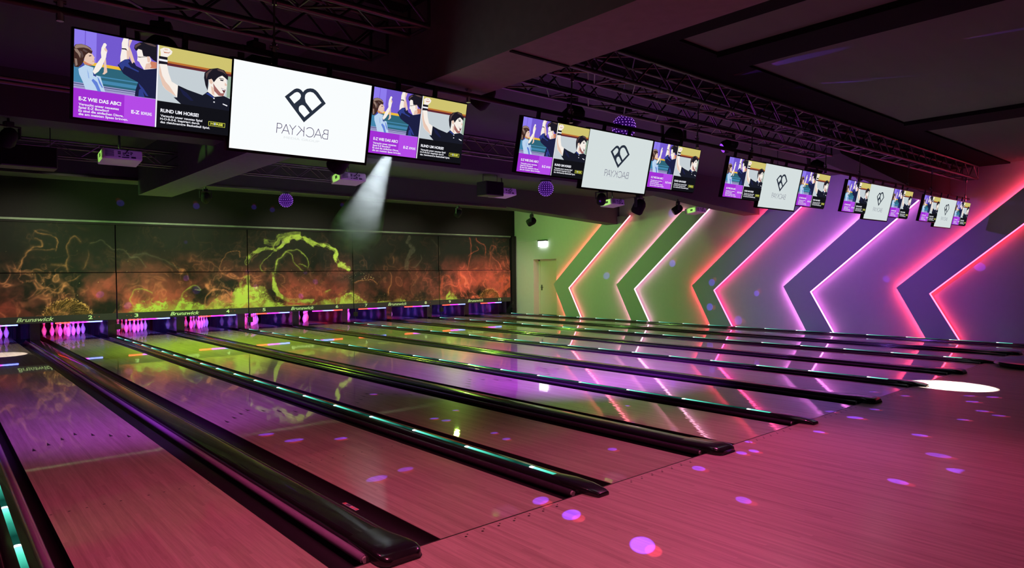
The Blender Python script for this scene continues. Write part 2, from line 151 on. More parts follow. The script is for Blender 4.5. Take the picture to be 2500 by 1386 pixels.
class MB:
    def __init__(s): s.v = []; s.f = []; s.m = []
    def add(s, vs, fs, mi=0):
        n = len(s.v); s.v += [tuple(p) for p in vs]; s.f += [tuple(i+n for i in f) for f in fs]
        s.m += [mi]*len(fs)
    def box(s, x0, x1, y0, y1, z0, z1, mi=0):
        s.add([(x0,y0,z0),(x1,y0,z0),(x1,y1,z0),(x0,y1,z0),(x0,y0,z1),(x1,y0,z1),(x1,y1,z1),(x0,y1,z1)],
              [(0,3,2,1),(4,5,6,7),(0,1,5,4),(1,2,6,5),(2,3,7,6),(3,0,4,7)], mi); return s
    def bbox(s, x0, x1, y0, y1, z0, z1, b=.01, mi=0):
        # box with bevelled edges (three stacked rings)
        def ring(z, i): return [(x0+i,y0+b,z),(x0+b,y0+i,z),(x1-b,y0+i,z),(x1-i,y0+b,z),(x1-i,y1-b,z),(x1-b,y1-i,z),(x0+b,y1-i,z),(x0+i,y1-b,z)]
        r = ring(z0, b*.6)+ring(z0+b, 0)+ring(z1-b, 0)+ring(z1, b*.6)
        fs = [tuple(range(7,-1,-1)), tuple(range(24,32))]
        for k in range(3):
            for i in range(8): fs.append((k*8+i, k*8+(i+1)%8, (k+1)*8+(i+1)%8, (k+1)*8+i))
        s.add(r, fs, mi); return s
    def tube(s, p, q, r, n=8, mi=0, r2=None):
        p = Vector(p); q = Vector(q); d = (q-p).normalized()
        a = d.cross(Vector((0,0,1)) if abs(d.z) < .9 else Vector((1,0,0))).normalized(); b = d.cross(a)
        r2 = r if r2 is None else r2
        vs = [p+(a*math.cos(2*PI*i/n)+b*math.sin(2*PI*i/n))*r for i in range(n)]+[q+(a*math.cos(2*PI*i/n)+b*math.sin(2*PI*i/n))*r2 for i in range(n)]
        fs = [(i,(i+1)%n,(i+1)%n+n,i+n) for i in range(n)]+[tuple(range(n-1,-1,-1)), tuple(range(n,2*n))]
        s.add(vs, fs, mi); return s
    def lathe(s, prof, c=(0,0,0), n=24, mi=0):
        vs = []; fs = []
        for r, z in prof:
            for i in range(n): vs.append((c[0]+r*math.cos(2*PI*i/n), c[1]+r*math.sin(2*PI*i/n), c[2]+z))
        for k in range(len(prof)-1):
            for i in range(n): fs.append((k*n+i, k*n+(i+1)%n, (k+1)*n+(i+1)%n, (k+1)*n+i))
        s.add(vs, fs, mi); return s
    def prism(s, pts, f, mi=0):
        # pts: 2D outline; f(p, side) -> 3D point for side 0 and 1
        n = len(pts); vs = [f(p,0) for p in pts]+[f(p,1) for p in pts]
        fs = [tuple(range(n)), tuple(range(2*n-1,n-1,-1))]+[(i,(i+1)%n,(i+1)%n+n,i+n) for i in range(n)]
        s.add(vs, fs, mi); return s
    def loft(s, rings, mi=0, caps=True):
        n = len(rings[0]); vs = [p for r in rings for p in r]; fs = []
        for k in range(len(rings)-1):
            for i in range(n): fs.append((k*n+i, k*n+(i+1)%n, (k+1)*n+(i+1)%n, (k+1)*n+i))
        if caps: fs += [tuple(range(n-1,-1,-1)), tuple(range((len(rings)-1)*n, len(rings)*n))]
        s.add(vs, fs, mi); return s
    def mesh(s, name, mats, smooth=False):
        me = bpy.data.meshes.new(name); me.from_pydata([tuple(v) for v in s.v], [], s.f)
        for mm in (mats if isinstance(mats, (list, tuple)) else [mats]): me.materials.append(mm)
        me.polygons.foreach_set('material_index', s.m)
        if smooth: me.polygons.foreach_set('use_smooth', [True]*len(s.f))
        me.update()
        b = bmesh.new(); b.from_mesh(me); bmesh.ops.recalc_face_normals(b, faces=b.faces); b.to_mesh(me); b.free()
        if smooth:
            try: me.set_sharp_from_angle(angle=math.radians(38))
            except Exception: pass
        return me
    def build(s, name, mats, parent=None, smooth=False, label=None):
        return link(name, s.mesh(name, mats, smooth), parent, label)
def link(name, me, parent=None, label=None):
    o = bpy.data.objects.new(name, me); C.objects.link(o)
    if parent: o.parent = parent
    if label: o['label'] = label
    return o
def tag(o, label, cat, group=None):
    o['label'] = label; o['category'] = cat
    if group: o['group'] = group
    return o
def thing(name, label, cat, loc=(0,0,0), group=None):
    o = bpy.data.objects.new(name, None); C.objects.link(o); o.location = loc; o.empty_display_size = .1
    return tag(o, label, cat, group)
def struct(o): o['kind'] = 'structure'; return o
def kids(o): return [c for c in C.objects if c.parent == o]
def copy_tree(o, parent=None):
    c = o.copy(); C.objects.link(c); c.parent = parent
    for ch in kids(o): copy_tree(ch, c)
    return c
def text_mesh(name, body, size, bold=0., shear=0., align='LEFT', space=1.0):
    cu = bpy.data.curves.new(name, 'FONT'); cu.body = body; cu.size = size; cu.offset = bold; cu.shear = shear
    cu.align_x = align; cu.space_character = space; cu.resolution_u = 3
    o = bpy.data.objects.new(name, cu); C.objects.link(o)
    dg = bpy.context.evaluated_depsgraph_get(); dg.update()
    me = bpy.data.meshes.new_from_object(o.evaluated_get(dg)); me.name = name
    bpy.data.objects.remove(o); bpy.data.curves.remove(cu)
    return me
def fit_text(me, x0, x1, y0, y1, axis='keep'):
    co = np.empty(len(me.vertices)*3); me.vertices.foreach_get('co', co); co = co.reshape(-1,3)
    a = co.min(0); b = co.max(0)
    co[:,0] = x0+(co[:,0]-a[0])/(b[0]-a[0])*(x1-x0)
    if y1 is not None: co[:,1] = y0+(co[:,1]-a[1])/(b[1]-a[1])*(y1-y0)
    me.vertices.foreach_set('co', co.ravel()); me.update()
    return me
# ------------------------------------------------------------------ sizes
P = 3.34; GB = .3473; LW = 1.0541; XW = 15.35; YM = 16.293
def lane_c(n):
    k = (n-1)//2
    return k*P+(-GB-LW/2 if n % 2 else GB+LW/2)
# ------------------------------------------------------------------ materials
def wood(name, c0, c1, rough, coat, bumpd, gl=.03):
    m = bpy.data.materials.new(name); m.use_nodes = True
    N, L = nodes(m); b = N['Principled BSDF']
    tc = N.new('ShaderNodeTexCoord')
    mp = N.new('ShaderNodeMapping'); mp.inputs['Scale'].default_value = (22, .9, 1); L.new(tc.outputs['Object'], mp.inputs[0])
    nz = N.new('ShaderNodeTexNoise'); nz.inputs['Scale'].default_value = 3.0; nz.inputs['Detail'].default_value = 6; nz.inputs['Roughness'].default_value = .65
    L.new(mp.outputs[0], nz.inputs['Vector'])
    # board to board tone
    sx = N.new('ShaderNodeSeparateXYZ'); L.new(tc.outputs['Object'], sx.inputs[0])
    mu = N.new('ShaderNodeMath'); mu.operation = 'MULTIPLY'; mu.inputs[1].default_value = 1/.0262; L.new(sx.outputs[0], mu.inputs[0])
    fl = N.new('ShaderNodeMath'); fl.operation = 'FLOOR'; L.new(mu.outputs[0], fl.inputs[0])
    y2 = N.new('ShaderNodeMath'); y2.operation = 'MULTIPLY'; y2.inputs[1].default_value = .55; L.new(sx.outputs[1], y2.inputs[0])
    wn0 = N.new('ShaderNodeTexWhiteNoise'); wn0.noise_dimensions = '1D'; L.new(fl.outputs[0], wn0.inputs['W'])
    y3 = N.new('ShaderNodeMath'); y3.operation = 'ADD'; L.new(y2.outputs[0], y3.inputs[0]); L.new(wn0.outputs[0], y3.inputs[1])
    f2 = N.new('ShaderNodeMath'); f2.operation = 'FLOOR'; L.new(y3.outputs[0], f2.inputs[0])
    cb = N.new('ShaderNodeCombineXYZ'); L.new(fl.outputs[0], cb.inputs[0]); L.new(f2.outputs[0], cb.inputs[1])
    wn = N.new('ShaderNodeTexWhiteNoise'); wn.noise_dimensions = '2D'; L.new(cb.outputs[0], wn.inputs['Vector'])
    r = N.new('ShaderNodeMath'); r.operation = 'MULTIPLY_ADD'; r.inputs[1].default_value = .30; L.new(wn.outputs[0], r.inputs[0])
    s2 = N.new('ShaderNodeMath'); s2.operation = 'MULTIPLY'; s2.inputs[1].default_value = .95; L.new(nz.outputs[0], s2.inputs[0]); L.new(s2.outputs[0], r.inputs[2])
    rp = N.new('ShaderNodeValToRGB'); rp.color_ramp.elements[0].position = .22; rp.color_ramp.elements[1].position = .88
    rp.color_ramp.elements[0].color = (*c0, 1); rp.color_ramp.elements[1].color = (*c1, 1)
    L.new(r.outputs[0], rp.inputs[0]); L.new(rp.outputs[0], b.inputs['Base Color'])
    b.inputs['Roughness'].default_value = rough; b.inputs['Coat Weight'].default_value = coat; b.inputs['Coat Roughness'].default_value = gl
    # each board lies at a very slightly different tilt, and the lacquer has long ripples
    mp2 = N.new('ShaderNodeMapping'); mp2.inputs['Scale'].default_value = (16, .8, 1); L.new(tc.outputs['Object'], mp2.inputs[0])
    n2 = N.new('ShaderNodeTexNoise'); n2.inputs['Scale'].default_value = 1.0; n2.inputs['Detail'].default_value = 3; L.new(mp2.outputs[0], n2.inputs['Vector'])
    bp = N.new('ShaderNodeBump'); bp.inputs['Strength'].default_value = 1.0; bp.inputs['Distance'].default_value = bumpd
    L.new(n2.outputs[0], bp.inputs['Height']); L.new(bp.outputs[0], b.inputs['Coat Normal'])
    b.inputs['Coat IOR'].default_value = 1.55
    return m
M = {}
M['lane'] = wood('lane_maple_laminate', (.33, .24, .19), (.62, .50, .41), .35, 1.0, .0003, .025)
M['approach'] = wood('approach_maple_laminate', (.33, .24, .20), (.60, .48, .40), .50, .30, .0006, .20)
M['blackgloss'] = mat('black_moulded_plastic', (.012, .012, .013), .22, var=.3, coat=.4, bump=.03)
M['black'] = mat('black_paint', (.012, .011, .012), .7, var=.3, spec=.2)
M['gutter'] = mat('black_gutter_plastic', (.016, .014, .016), .38, var=.3)
M['rubber'] = mat('dark_rubber', (.02, .02, .02), .7, var=.2)
M['rail'] = mat('glossy_bumper_tube', (.05, .035, .05), .16, var=.2, coat=.5)
M['capend'] = mat('pale_end_plug', (.45, .40, .42), .5)
M['mark'] = mat('dark_inlay', (.03, .02, .02), .4)
M['wallpaint'] = mat('white_wall_paint', (.62, .60, .60), .75, var=.04, nscale=1.5, bump=.02)
M['panelpaint'] = mat('grey_chevron_panel', (.50, .50, .52), .7, var=.03, nscale=1.5)
M['paneledge'] = mat('chevron_panel_edge', (.10, .07, .08), .6)
M['ceil'] = mat('ceiling_plaster', (.085, .10, .09), .9, var=.06, nscale=1.2)
M['ceilpanel'] = mat('ceiling_board', (.15, .18, .14), .9, spec=.1, var=.10, nscale=1.6, scale=(.6, 3, 1))
M['concrete'] = mat('concrete_beam', (.20, .25, .21), .85, spec=.1, var=.14, nscale=2.0, bump=.05)
M['darkbeam'] = mat('dark_painted_beam', (.014, .013, .014), .9, var=.2, spec=.05)
M['metal'] = mat('truss_aluminium', (.16, .15, .16), .35, metal=.9, var=.2)
M['blackmetal'] = mat('black_powder_coat', (.03, .03, .033), .45, var=.2)
M['chrome'] = mat('bright_steel', (.65, .65, .66), .22, metal=1.0, var=.05)
M['white'] = mat('white_abs_plastic', (.72, .70, .72), .45, var=.03)
M['doorpaint'] = mat('cream_door_paint', (.62, .60, .52), .5, var=.04)
M['port'] = mat('dark_socket', (.03, .02, .04), .5)
M['plate'] = mat('glossy_kickback_plate', (.10, .07, .12), .12, var=.15, coat=.8)
M['curtain'] = mat('black_pit_curtain', (.006, .005, .006), .9)
M['band'] = mat('dark_number_band', (.028, .032, .03), .4, var=.1)
M['letter'] = mat('pale_green_lettering', (.62, .92, .50), .5, var=.05)
M['redled'] = mat('dull_red_sensor', (.35, .06, .04), .5)
M['bezel'] = mat('black_tv_bezel', (.012, .012, .013), .3, var=.2)
M['pinwhite'] = None
# ------------------------------------------------------------------ floor
b = MB()
b.box(-6.5, XW+.5, -8.5, -.012, -.3, 0)                  # approach
b.box(-6.5, -1.80, -.012, 20.5, -.3, 0)                  # walkway on the left
b.box(XW-.205, XW+.5, -.012, 20.5, -.3, 0)               # strip along the right wall
struct(b.build('floor', M['approach']))
b = MB(); b.box(-1.80, XW-.205, -.012, 20.5, -.3, -.135)
struct(b.build('floor', M['black']))
b = MB(); b.box(-1.80, XW-.205, -.012, 0.0, -.135, .0005)
struct(b.build('trim_1', M['mark']))                     # the foul line
b = MB()
for n in range(1, 11):
    for j in range(7):
        x = lane_c(n)+(j-3)*.131; b.lathe([(0, .0006), (.009, .0006), (.009, 0)], (x, -.075, 0), 10)
        b.lathe([(0, .0006), (.006, .0006), (.006, 0)], (x+.03, -.05, 0), 8)
struct(b.build('trim_2', M['mark']))                     # small marks in front of the foul line
# ------------------------------------------------------------------ walls and door
b = MB()
dy0, dy1, dh = 14.10, 15.33, 2.10
b.box(XW, XW+.5, -8.5, dy0, 0, 4.3); b.box(XW, XW+.5, dy1, 20.5, 0, 4.3); b.box(XW, XW+.5, dy0, dy1, dh, 4.3)
struct(b.build('wall_right', M['wallpaint']))
b = MB(); b.box(-6.5, XW+.5, 20.5, 20.8, -.3, 4.3); struct(b.build('wall_back', M['black']))
b = MB(); b.box(-6.8, -6.5, -8.5, 20.5, -.3, 4.3); struct(b.build('wall_left', M['darkbeam']))
b = MB(); b.box(-6.8, XW+.5, -8.8, -8.5, -.3, 4.3); struct(b.build('wall_front', M['darkbeam']))
door = MB().bbox(XW+.30, XW+.345, dy0+.02, dy1-.06, .02, dh-.06, .004)
door.box(XW+.292, XW+.302, dy0+.22, dy1-.20, .16, dh-.18)
door = struct(door.build('door_1', M['doorpaint']))
b = MB(); b.box(XW+.27, XW+.36, dy1-.065, dy1, 0, dh); b.box(XW+.27, XW+.36, dy0, dy0+.03, 0, dh); b.box(XW+.27, XW+.36, dy0, dy1, dh-.065, dh)
b.build('door_frame', M['doorpaint'], door)
b = MB(); b.bbox(XW+.275, XW+.30, dy1-.165, dy1-.125, .93, 1.14, .004); b.tube((XW+.285, dy1-.145, 1.05), (XW+.235, dy1-.145, 1.05), .011); b.tube((XW+.238, dy1-.145, 1.05), (XW+.238, dy1-.27, 1.05), .010)
b.build('door_handle', M['blackmetal'], door)
b = MB(); b.box(XW+.26, XW+.40, dy0, dy1, 0, .022); b.build('threshold', M['blackmetal'], door)
# ------------------------------------------------------------------ ceiling and beams
b = MB(); b.box(-6.5, XW+.5, 1.5, 20.5, 4.0, 4.3); struct(b.build('ceiling', M['ceil']))
b = MB(); b.box(-6.5, XW+.5, -8.5, 1.5, 3.86, 4.3); struct(b.build('ceiling', M['ceilpanel']))
def trim(i, b, m): return struct(b.build('trim_%d' % i, m))
b = MB(); b.box(-6.5, XW, .47, 1.56, 3.83, 3.87); trim(3, b, M['darkbeam'])
b = MB(); b.box(1.10, 1.69, -8.5, 11.1, 3.17, 4.0); b.box(1.66, 3.42, -8.5, .47, 3.80, 3.87, 1)
struct(b.build('trim_4', [M['concrete'], M['darkbeam']]))
b = MB(); b.box(4.16, 4.68, -8.5, .47, 3.80, 3.87); trim(5, b, M['darkbeam'])
b = MB(); b.box(9.30, 10.0, -8.5, .47, 3.80, 3.87); trim(6, b, M['darkbeam'])
def beam(i, y0, y1, prof, m):
    pts = prof+[(prof[-1][0], 4.02), (prof[0][0], 4.02)]
    b = MB(); b.prism(pts, lambda p, s: (p[0], y1 if s else y0, p[1])); trim(i, b, m)
beam(7, 11.13, 11.6, [(-6.5, 3.45), (10.4, 3.48), (XW, 3.17)], M['ceil'])
beam(8, 6.16, 6.62, [(-6.5, 3.45), (11.0, 3.45), (13.05, 3.28), (XW, 3.15)], M['ceil'])
beam(9, 1.58, 2.06, [(9.35, 3.84), (9.72, 3.58), (13.42, 3.21), (XW, 3.17)], M['ceil'])
b = MB(); b.box(-6.5, XW-.02, YM+.10, YM+.35, 3.02, 4.0); trim(10, b, M['black'])   # black bulkhead over the masks
b = MB(); b.box(15.10, 15.30, YM-.02, YM+.35, 0, 3.02); trim(11, b, M['black'])     # black post right of the masks
b = MB(); b.box(-6.5, -1.70, YM, YM+.2, 0, 3.02); trim(12, b, M['black'])
b = MB(); b.box(-6.5, 10.4, 11.10, 11.13, 3.44, 3.475); trim(13, b, M['metal'])     # thin edge strip of the far beam
b = MB(); b.box(1.11, 1.68, .17, .20, 3.160, 3.172); trim(14, b, M['darkbeam'])     # joint across the long beam
# ------------------------------------------------------------------ lanes
def gutter_ring(y, cx, w=.2346, d=.088, n=14, t=.006):
    o = []; 
    for i in range(n+1):
        a = PI*i/n; o.append((cx-math.cos(a)*w/2, y, -.004-math.sin(a)*d))
    for i in range(n, -1, -1):
        a = PI*i/n; o.append((cx-math.cos(a)*(w/2-.0), y, -.004-t-math.sin(a)*(d+.004)))
    return o
lb = MB(); lb.box(-LW/2, LW/2, 0.0, 19.15, -.12, 0, 0)
for j in range(7):                                      # the seven aiming arrows
    x = (j-3)*.131; y = 4.78-abs(j-3)*.16
    lb.add([(x-.016, y-.05, .0006), (x+.016, y-.05, .0006), (x, y+.09, .0006)], [(0,1,2)], 1)
for s in (-1, 1):
    for j in range(5):
        x = s*(.09+j*.105); lb.lathe([(.0, .0006), (.009, .0006)], (x, 2.13, 0), 10, 1)
lane_me = lb.mesh('lane_surface', [M['lane'], M['mark']])
gm = MB(); gm.loft([gutter_ring(0.0, 0, .2330), gutter_ring(17.9, 0, .2330)]); gut_me = gm.mesh('gutter', M['gutter'], True)
gm = MB(); gm.loft([gutter_ring(0.0, 0, .170), gutter_ring(17.9, 0, .170)]); gut2_me = gm.mesh('gutter', M['gutter'], True)
lanes = {}
ORD = {1:'far left, between the cut-off lit divider and the first broad cap', 2:'right of the nearest broad black cap', 3:'right of the nearest whole lit divider', 4:'right of the second broad black cap', 5:'fifth from the left', 6:'sixth from the left', 7:'seventh from the left', 8:'third from the right wall', 9:'second from the right wall', 10:'closest to the chevron wall'}
for n in range(1, 11):
    t = thing('bowling_lane', 'wood bowling lane %d, %s' % (n, ORD[n]), 'bowling lane', (lane_c(n), 0, 0), 'bowling lanes side by side')
    sc = 1.0
    link('lane_surface', lane_me, t)
    for s in (-1, 1):
        slim = (s < 0) == (n % 2 == 1)
        g = link('gutter', gut2_me if slim else gut_me, t); g.location = (s*(LW/2+(.0855 if slim else .117)), 0, 0)
    lanes[n] = t
# ------------------------------------------------------------------ dividers between the lanes
def capring(y, w, h, z0=-.02, n=14, e=.45, cx=0):
    o = []
    for i in range(n+1):
        a = PI*i/n; c = math.cos(a); s = math.sin(a)
        o.append((cx+w*math.copysign(abs(c)**e, c), y, z0+(h-z0)*abs(s)**e))
    return o
def bar(b, w, h, y0, y1, e=.45, z0=-.13): b.loft([capring(y, w, h, z0, e=e) for y in (y0, y1)])
rails = MB()
for s in (-1, 1): pass
M['rail1'] = mat('bumper_tube_painted_reflection', (.30, .20, .33), .30, var=.15, coat=.5)  # mauve base colour stands in for the purple reflection along these tubes
def add_rails(t, w, right=None, left=None):
    for s in (-1, 1):
        b = MB(); x = s*(w+.028); b.tube((x, .06, -.006), (x, 16.5, -.006), .026, 14)
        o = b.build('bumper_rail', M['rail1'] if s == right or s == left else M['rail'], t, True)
        b = MB(); b.tube((x, .045, -.006), (x, .062, -.006), .020, 12); b.build('end_plug', M['capend'], o, True)
def sticker(t, x, y, z):
    # red and white warning strip with a few dark bars
    b = MB(); s = MB()
    b.box(x-.014, x+.014, y-.10, y+.10, z, z+.0012, 0)
    for i, (a, c, mi) in enumerate([(-.095,-.075,1),(-.06,.0,2),(.02,.035,1),(.045,.05,2),(.06,.066,2),(.075,.095,1)]): b.box(x-.011, x+.011, y-c, y-a, z+.0012, z+.002, mi)
    b.build('warning_sticker', [STK0, STK1, STK2], t, label='small red and white warning strip')
STK0 = mat('sticker_white', (.75, .70, .72), .5); STK1 = mat('sticker_red', (.75, .04, .03), .5); STK2 = mat('sticker_dark', (.10, .08, .14), .5)
# broad caps over the ball return, one in each pair
bc = MB(); bar(bc, .112, .052, .22, 16.9, .30); broad_me = bc.mesh('cap_body', M['blackgloss'], True)
be = MB(); be.loft([capring(y, w_, h_, z_, e=.36) for y, w_, h_, z_ in [(.30,.121,.055,-.02),(.20,.127,.060,-.02),(.06,.137,.068,-.02),(.0,.142,.070,.0),(-.06,.142,.068,.0),(-.10,.135,.062,.0),(-.13,.118,.050,.0),(-.145,.095,.034,.0)]])
bend_me = be.mesh('end_cap', M['blackgloss'], True)
bs = MB(); bs.loft([capring(y, w_, h_, .004, e=.5) for y, w_, h_ in [(-.02,.145,.018),(-.09,.143,.018),(-.125,.128,.018),(-.15,.10,.016)]])
bskirt_me = bs.mesh('skirt', M['rubber'], True)
BORD = ['nearest, beside lane 1', 'second, between lanes 3 and 4', 'third, between lanes 5 and 6', 'fourth, between lanes 7 and 8', 'last, between lanes 9 and 10']
for k in range(5):
    t = thing('broad_divider', 'broad black lane divider with rounded end, %s' % BORD[k], 'lane divider', (P*k, 0, 0), 'broad dividers between paired lanes')
    link('cap_body', broad_me, t); link('end_cap', bend_me, t); link('skirt', bskirt_me, t)
    add_rails(t, .112, left=-1 if k == 0 else None)
    if k == 0: sticker(t, .236, .95, -.02)
# slim dividers with a light line
def ledmat():
    m = bpy.data.materials.new('led_light_pipe'); m.use_nodes = True
    N, L = nodes(m); N.clear()
    tc = N.new('ShaderNodeTexCoord'); sx = N.new('ShaderNodeSeparateXYZ'); L.new(tc.outputs['Object'], sx.inputs[0])
    a = N.new('ShaderNodeMath'); a.operation = 'MULTIPLY_ADD'; a.inputs[1].default_value = -1/.868; a.inputs[2].default_value = 4.97/.868+20; L.new(sx.outputs[1], a.inputs[0])
    f = N.new('ShaderNodeMath'); f.operation = 'FRACT'; L.new(a.outputs[0], f.inputs[0])
    rp = N.new('ShaderNodeValToRGB'); cr = rp.color_ramp
    cr.elements[0].position = 0; cr.elements[0].color = (.80, 1.0, .95, 1)
    cr.elements[1].position = 1; cr.elements[1].color = (.002, .02, .015, 1)
    for p_, c_ in [(.035, (.75, 1.0, .95, 1)), (.055, (.10, .42, .30, 1)), (.22, (.03, .24, .17, 1)), (.48, (.008, .085, .06, 1)), (.80, (.001, .014, .010, 1))]:
        e = cr.elements.new(p_); e.color = c_
    L.new(f.outputs[0], rp.inputs[0])
    e = N.new('ShaderNodeEmission'); e.inputs[1].default_value = 4.0; L.new(rp.outputs[0], e.inputs[0])
    o = N.new('ShaderNodeOutputMaterial'); L.new(e.outputs[0], o.inputs[0]); return m
M['led'] = ledmat()
sc_ = MB(); bar(sc_, .096, .048, .18, 16.9, .34); slim_me = sc_.mesh('divider_body', M['blackgloss'], True)
se = MB(); se.loft([capring(y, w_, h_, z_, e=.40) for y, w_, h_, z_ in [(.34,.060,.0535,.02),(.26,.075,.058,-.02),(.18,.088,.060,-.02),(.02,.085,.058,-.02),(-.05,.075,.050,.0),(-.12,.066,.040,.0),(-.15,.058,.028,.0),(-.155,.050,.012,.0)]])
send_me = se.mesh('end_cap', M['blackgloss'], True)
ls = MB(); ls.loft([capring(y, .018, .0535, .044, e=.6) for y in (.16, 16.3)]); led_me = ls.mesh('light_strip', M['led'], True)
SORD = ['cut off at the bottom left, brightest green', 'nearest whole one, between lanes 2 and 3', 'between lanes 4 and 5', 'between lanes 6 and 7', 'between lanes 8 and 9', 'last one, along the chevron wall']
for k in range(6):
    x = P*(k-.5)+(.05 if k == 0 else 0)
    t = thing('lit_divider', 'slim black lane divider with green light dots, %s' % SORD[k], 'lane divider', (x, 0, 0), 'slim lit dividers')
    link('divider_body', slim_me, t); link('end_cap', send_me, t); link('light_strip', led_me, t)
    add_rails(t, .084, right=1 if k == 0 else None)
    if k in (0, 1): sticker(t, .165, .93, -.008)
# ------------------------------------------------------------------ pins
def pinmat():
    m = bpy.data.materials.new('white_pin_with_red_rings'); m.use_nodes = True
    N, L = nodes(m); b = N['Principled BSDF']
    tc = N.new('ShaderNodeTexCoord'); sx = N.new('ShaderNodeSeparateXYZ'); L.new(tc.outputs['Object'], sx.inputs[0])
    rp = N.new('ShaderNodeValToRGB'); rp.color_ramp.interpolation = 'CONSTANT'; cr = rp.color_ramp
    cr.elements[0].position = 0; cr.elements[0].color = (.80, .78, .78, 1)
    cr.elements[1].position = .262/.381; cr.elements[1].color = (.55, .05, .05, 1)
    for p_, c_ in [(.275, (.8, .78, .78, 1)), (.287, (.55, .05, .05, 1)), (.300, (.8, .78, .78, 1))]:
        e = cr.elements.new(p_/.381); e.color = c_
    d = N.new('ShaderNodeMath'); d.operation = 'DIVIDE'; d.inputs[1].default_value = .381; L.new(sx.outputs[2], d.inputs[0])
    L.new(d.outputs[0], rp.inputs[0]); L.new(rp.outputs[0], b.inputs['Base Color'])
    b.inputs['Roughness'].default_value = .22; b.inputs['Coat Weight'].default_value = .3
    return m
M['pinwhite'] = pinmat()
pm = MB(); pm.lathe([(0,0),(.0258,0),(.0286,.004),(.0357,.019),(.0453,.0571),(.0543,.0857),(.0605,.1143),(.0598,.14),(.0558,.1492),(.0470,.1848),(.0313,.2127),(.0249,.2381),(.0228,.2540),(.0237,.2750),(.0270,.2985),(.0313,.3270),(.0323,.3429),(.0305,.3588),(.0240,.3720),(.0130,.3792),(0,.381)], n=20)
pin_me = pm.mesh('bowling_pin', M['pinwhite'], True)
ROWN = {0: ['head pin'], 1: ['left pin of the second row', 'right pin of the second row'], 2: ['left pin of the third row', 'middle pin of the third row', 'right pin of the third row'],
        3: ['back left corner pin', 'inner left pin of the back row', 'inner right pin of the back row', 'back right corner pin']}
for n in range(1, 11):
    for r in range(4):
        for j in range(r+1):
            o = link('bowling_pin', pin_me); o.location = (lane_c(n)+(j-r/2)*.3048, 18.288+r*.264, 0); o.rotation_euler[2] = r+j
            tag(o, 'white bowling pin, %s on lane %d' % (ROWN[r][j], n), 'bowling pin', 'racked bowling pins')
# ------------------------------------------------------------------ pit: side plates, curtains
pb = MB(); pb.bbox(-.105, .105, 16.92, 19.6, -.13, .50, .008); plate_me = pb.mesh('kickback_plate', M['plate'])
for k in range(11):
    x = P/2*(k-1); 
    o = link('kickback_plate', plate_me); o.location = (x, 0, 0)
    tag(o, 'glossy dark side wall of the pin pit, %s' % ('left of lane 1' if k == 0 else 'right of lane 10' if k == 10 else 'between lanes %d and %d' % (k, k+1)), 'pit side plate', 'pit side plates')
cb_ = MB()
for i in range(24):
    x0 = -.72+i*.06; cb_.tube((x0+.03, 0, -.12), (x0+.03, 0, .62), .033, 8)
cur_me = cb_.mesh('pit_curtain', M['curtain'], True)
for n in range(1, 11):
    o = link('pit_curtain', cur_me); o.location = (lane_c(n), 19.75, 0)
    tag(o, 'black ball curtain hanging behind the pins of lane %d' % n, 'curtain', 'pit curtains')
# ------------------------------------------------------------------ masking units with the fire picture
def vnoise(x, y, seed):
    xi = np.floor(x).astype(int); yi = np.floor(y).astype(int); fx = x-xi; fy = y-yi
    def h(a, b):
        n = (a*374761393+b*668265263+seed*1442695041) & 0x7fffffff
        n = ((n ^ (n >> 13))*1274126177) & 0x7fffffff
        return ((n ^ (n >> 16)) & 0xffff)/65535.0
    sx = fx*fx*fx*(fx*(fx*6-15)+10); sy = fy*fy*fy*(fy*(fy*6-15)+10)
    a = h(xi, yi); b = h(xi+1, yi); c = h(xi, yi+1); d = h(xi+1, yi+1)
    return (a*(1-sx)+b*sx)*(1-sy)+(c*(1-sx)+d*sx)*sy
def fbm(x, y, seed, o=5):
    s = 0; a = .5; t = 0
    for i in range(o): s = s+a*vnoise(x*2**i, y*2**i, seed+i*17); t += a; a *= .52
    return s/t
def spline(pts, n=6):
    p = np.array(pts); q = np.vstack([2*p[0]-p[1], p, 2*p[-1]-p[-2]]); o = []
    for i in range(1, len(q)-2):
        for t in np.arange(n)/n:
            o.append(.5*((2*q[i])+(-q[i-1]+q[i+1])*t+(2*q[i-1]-5*q[i]+4*q[i+1]-q[i+2])*t*t+(-q[i-1]+3*q[i]-3*q[i+1]+q[i+2])*t**3))
    o.append(p[-1]); return np.array(o)
def fil(x, y, seed, f=1.0, warp=.9, sharp=22, oct=4):
    # folded curtains of smoke: thin bright creases with a soft falloff to one side
    a = fbm(x*f, y*f, seed, oct); b = fbm(x*f+5.2, y*f+1.3, seed+7, oct)
    u = x*f+warp*4*(a-.5); v = y*f+warp*4*(b-.5)
    n = fbm(u, v, seed+13, 4); c = 1-np.abs(2*n-1)*2.2
    return np.clip(c, 0, 1)**sharp, np.clip(c, 0, 1)**4
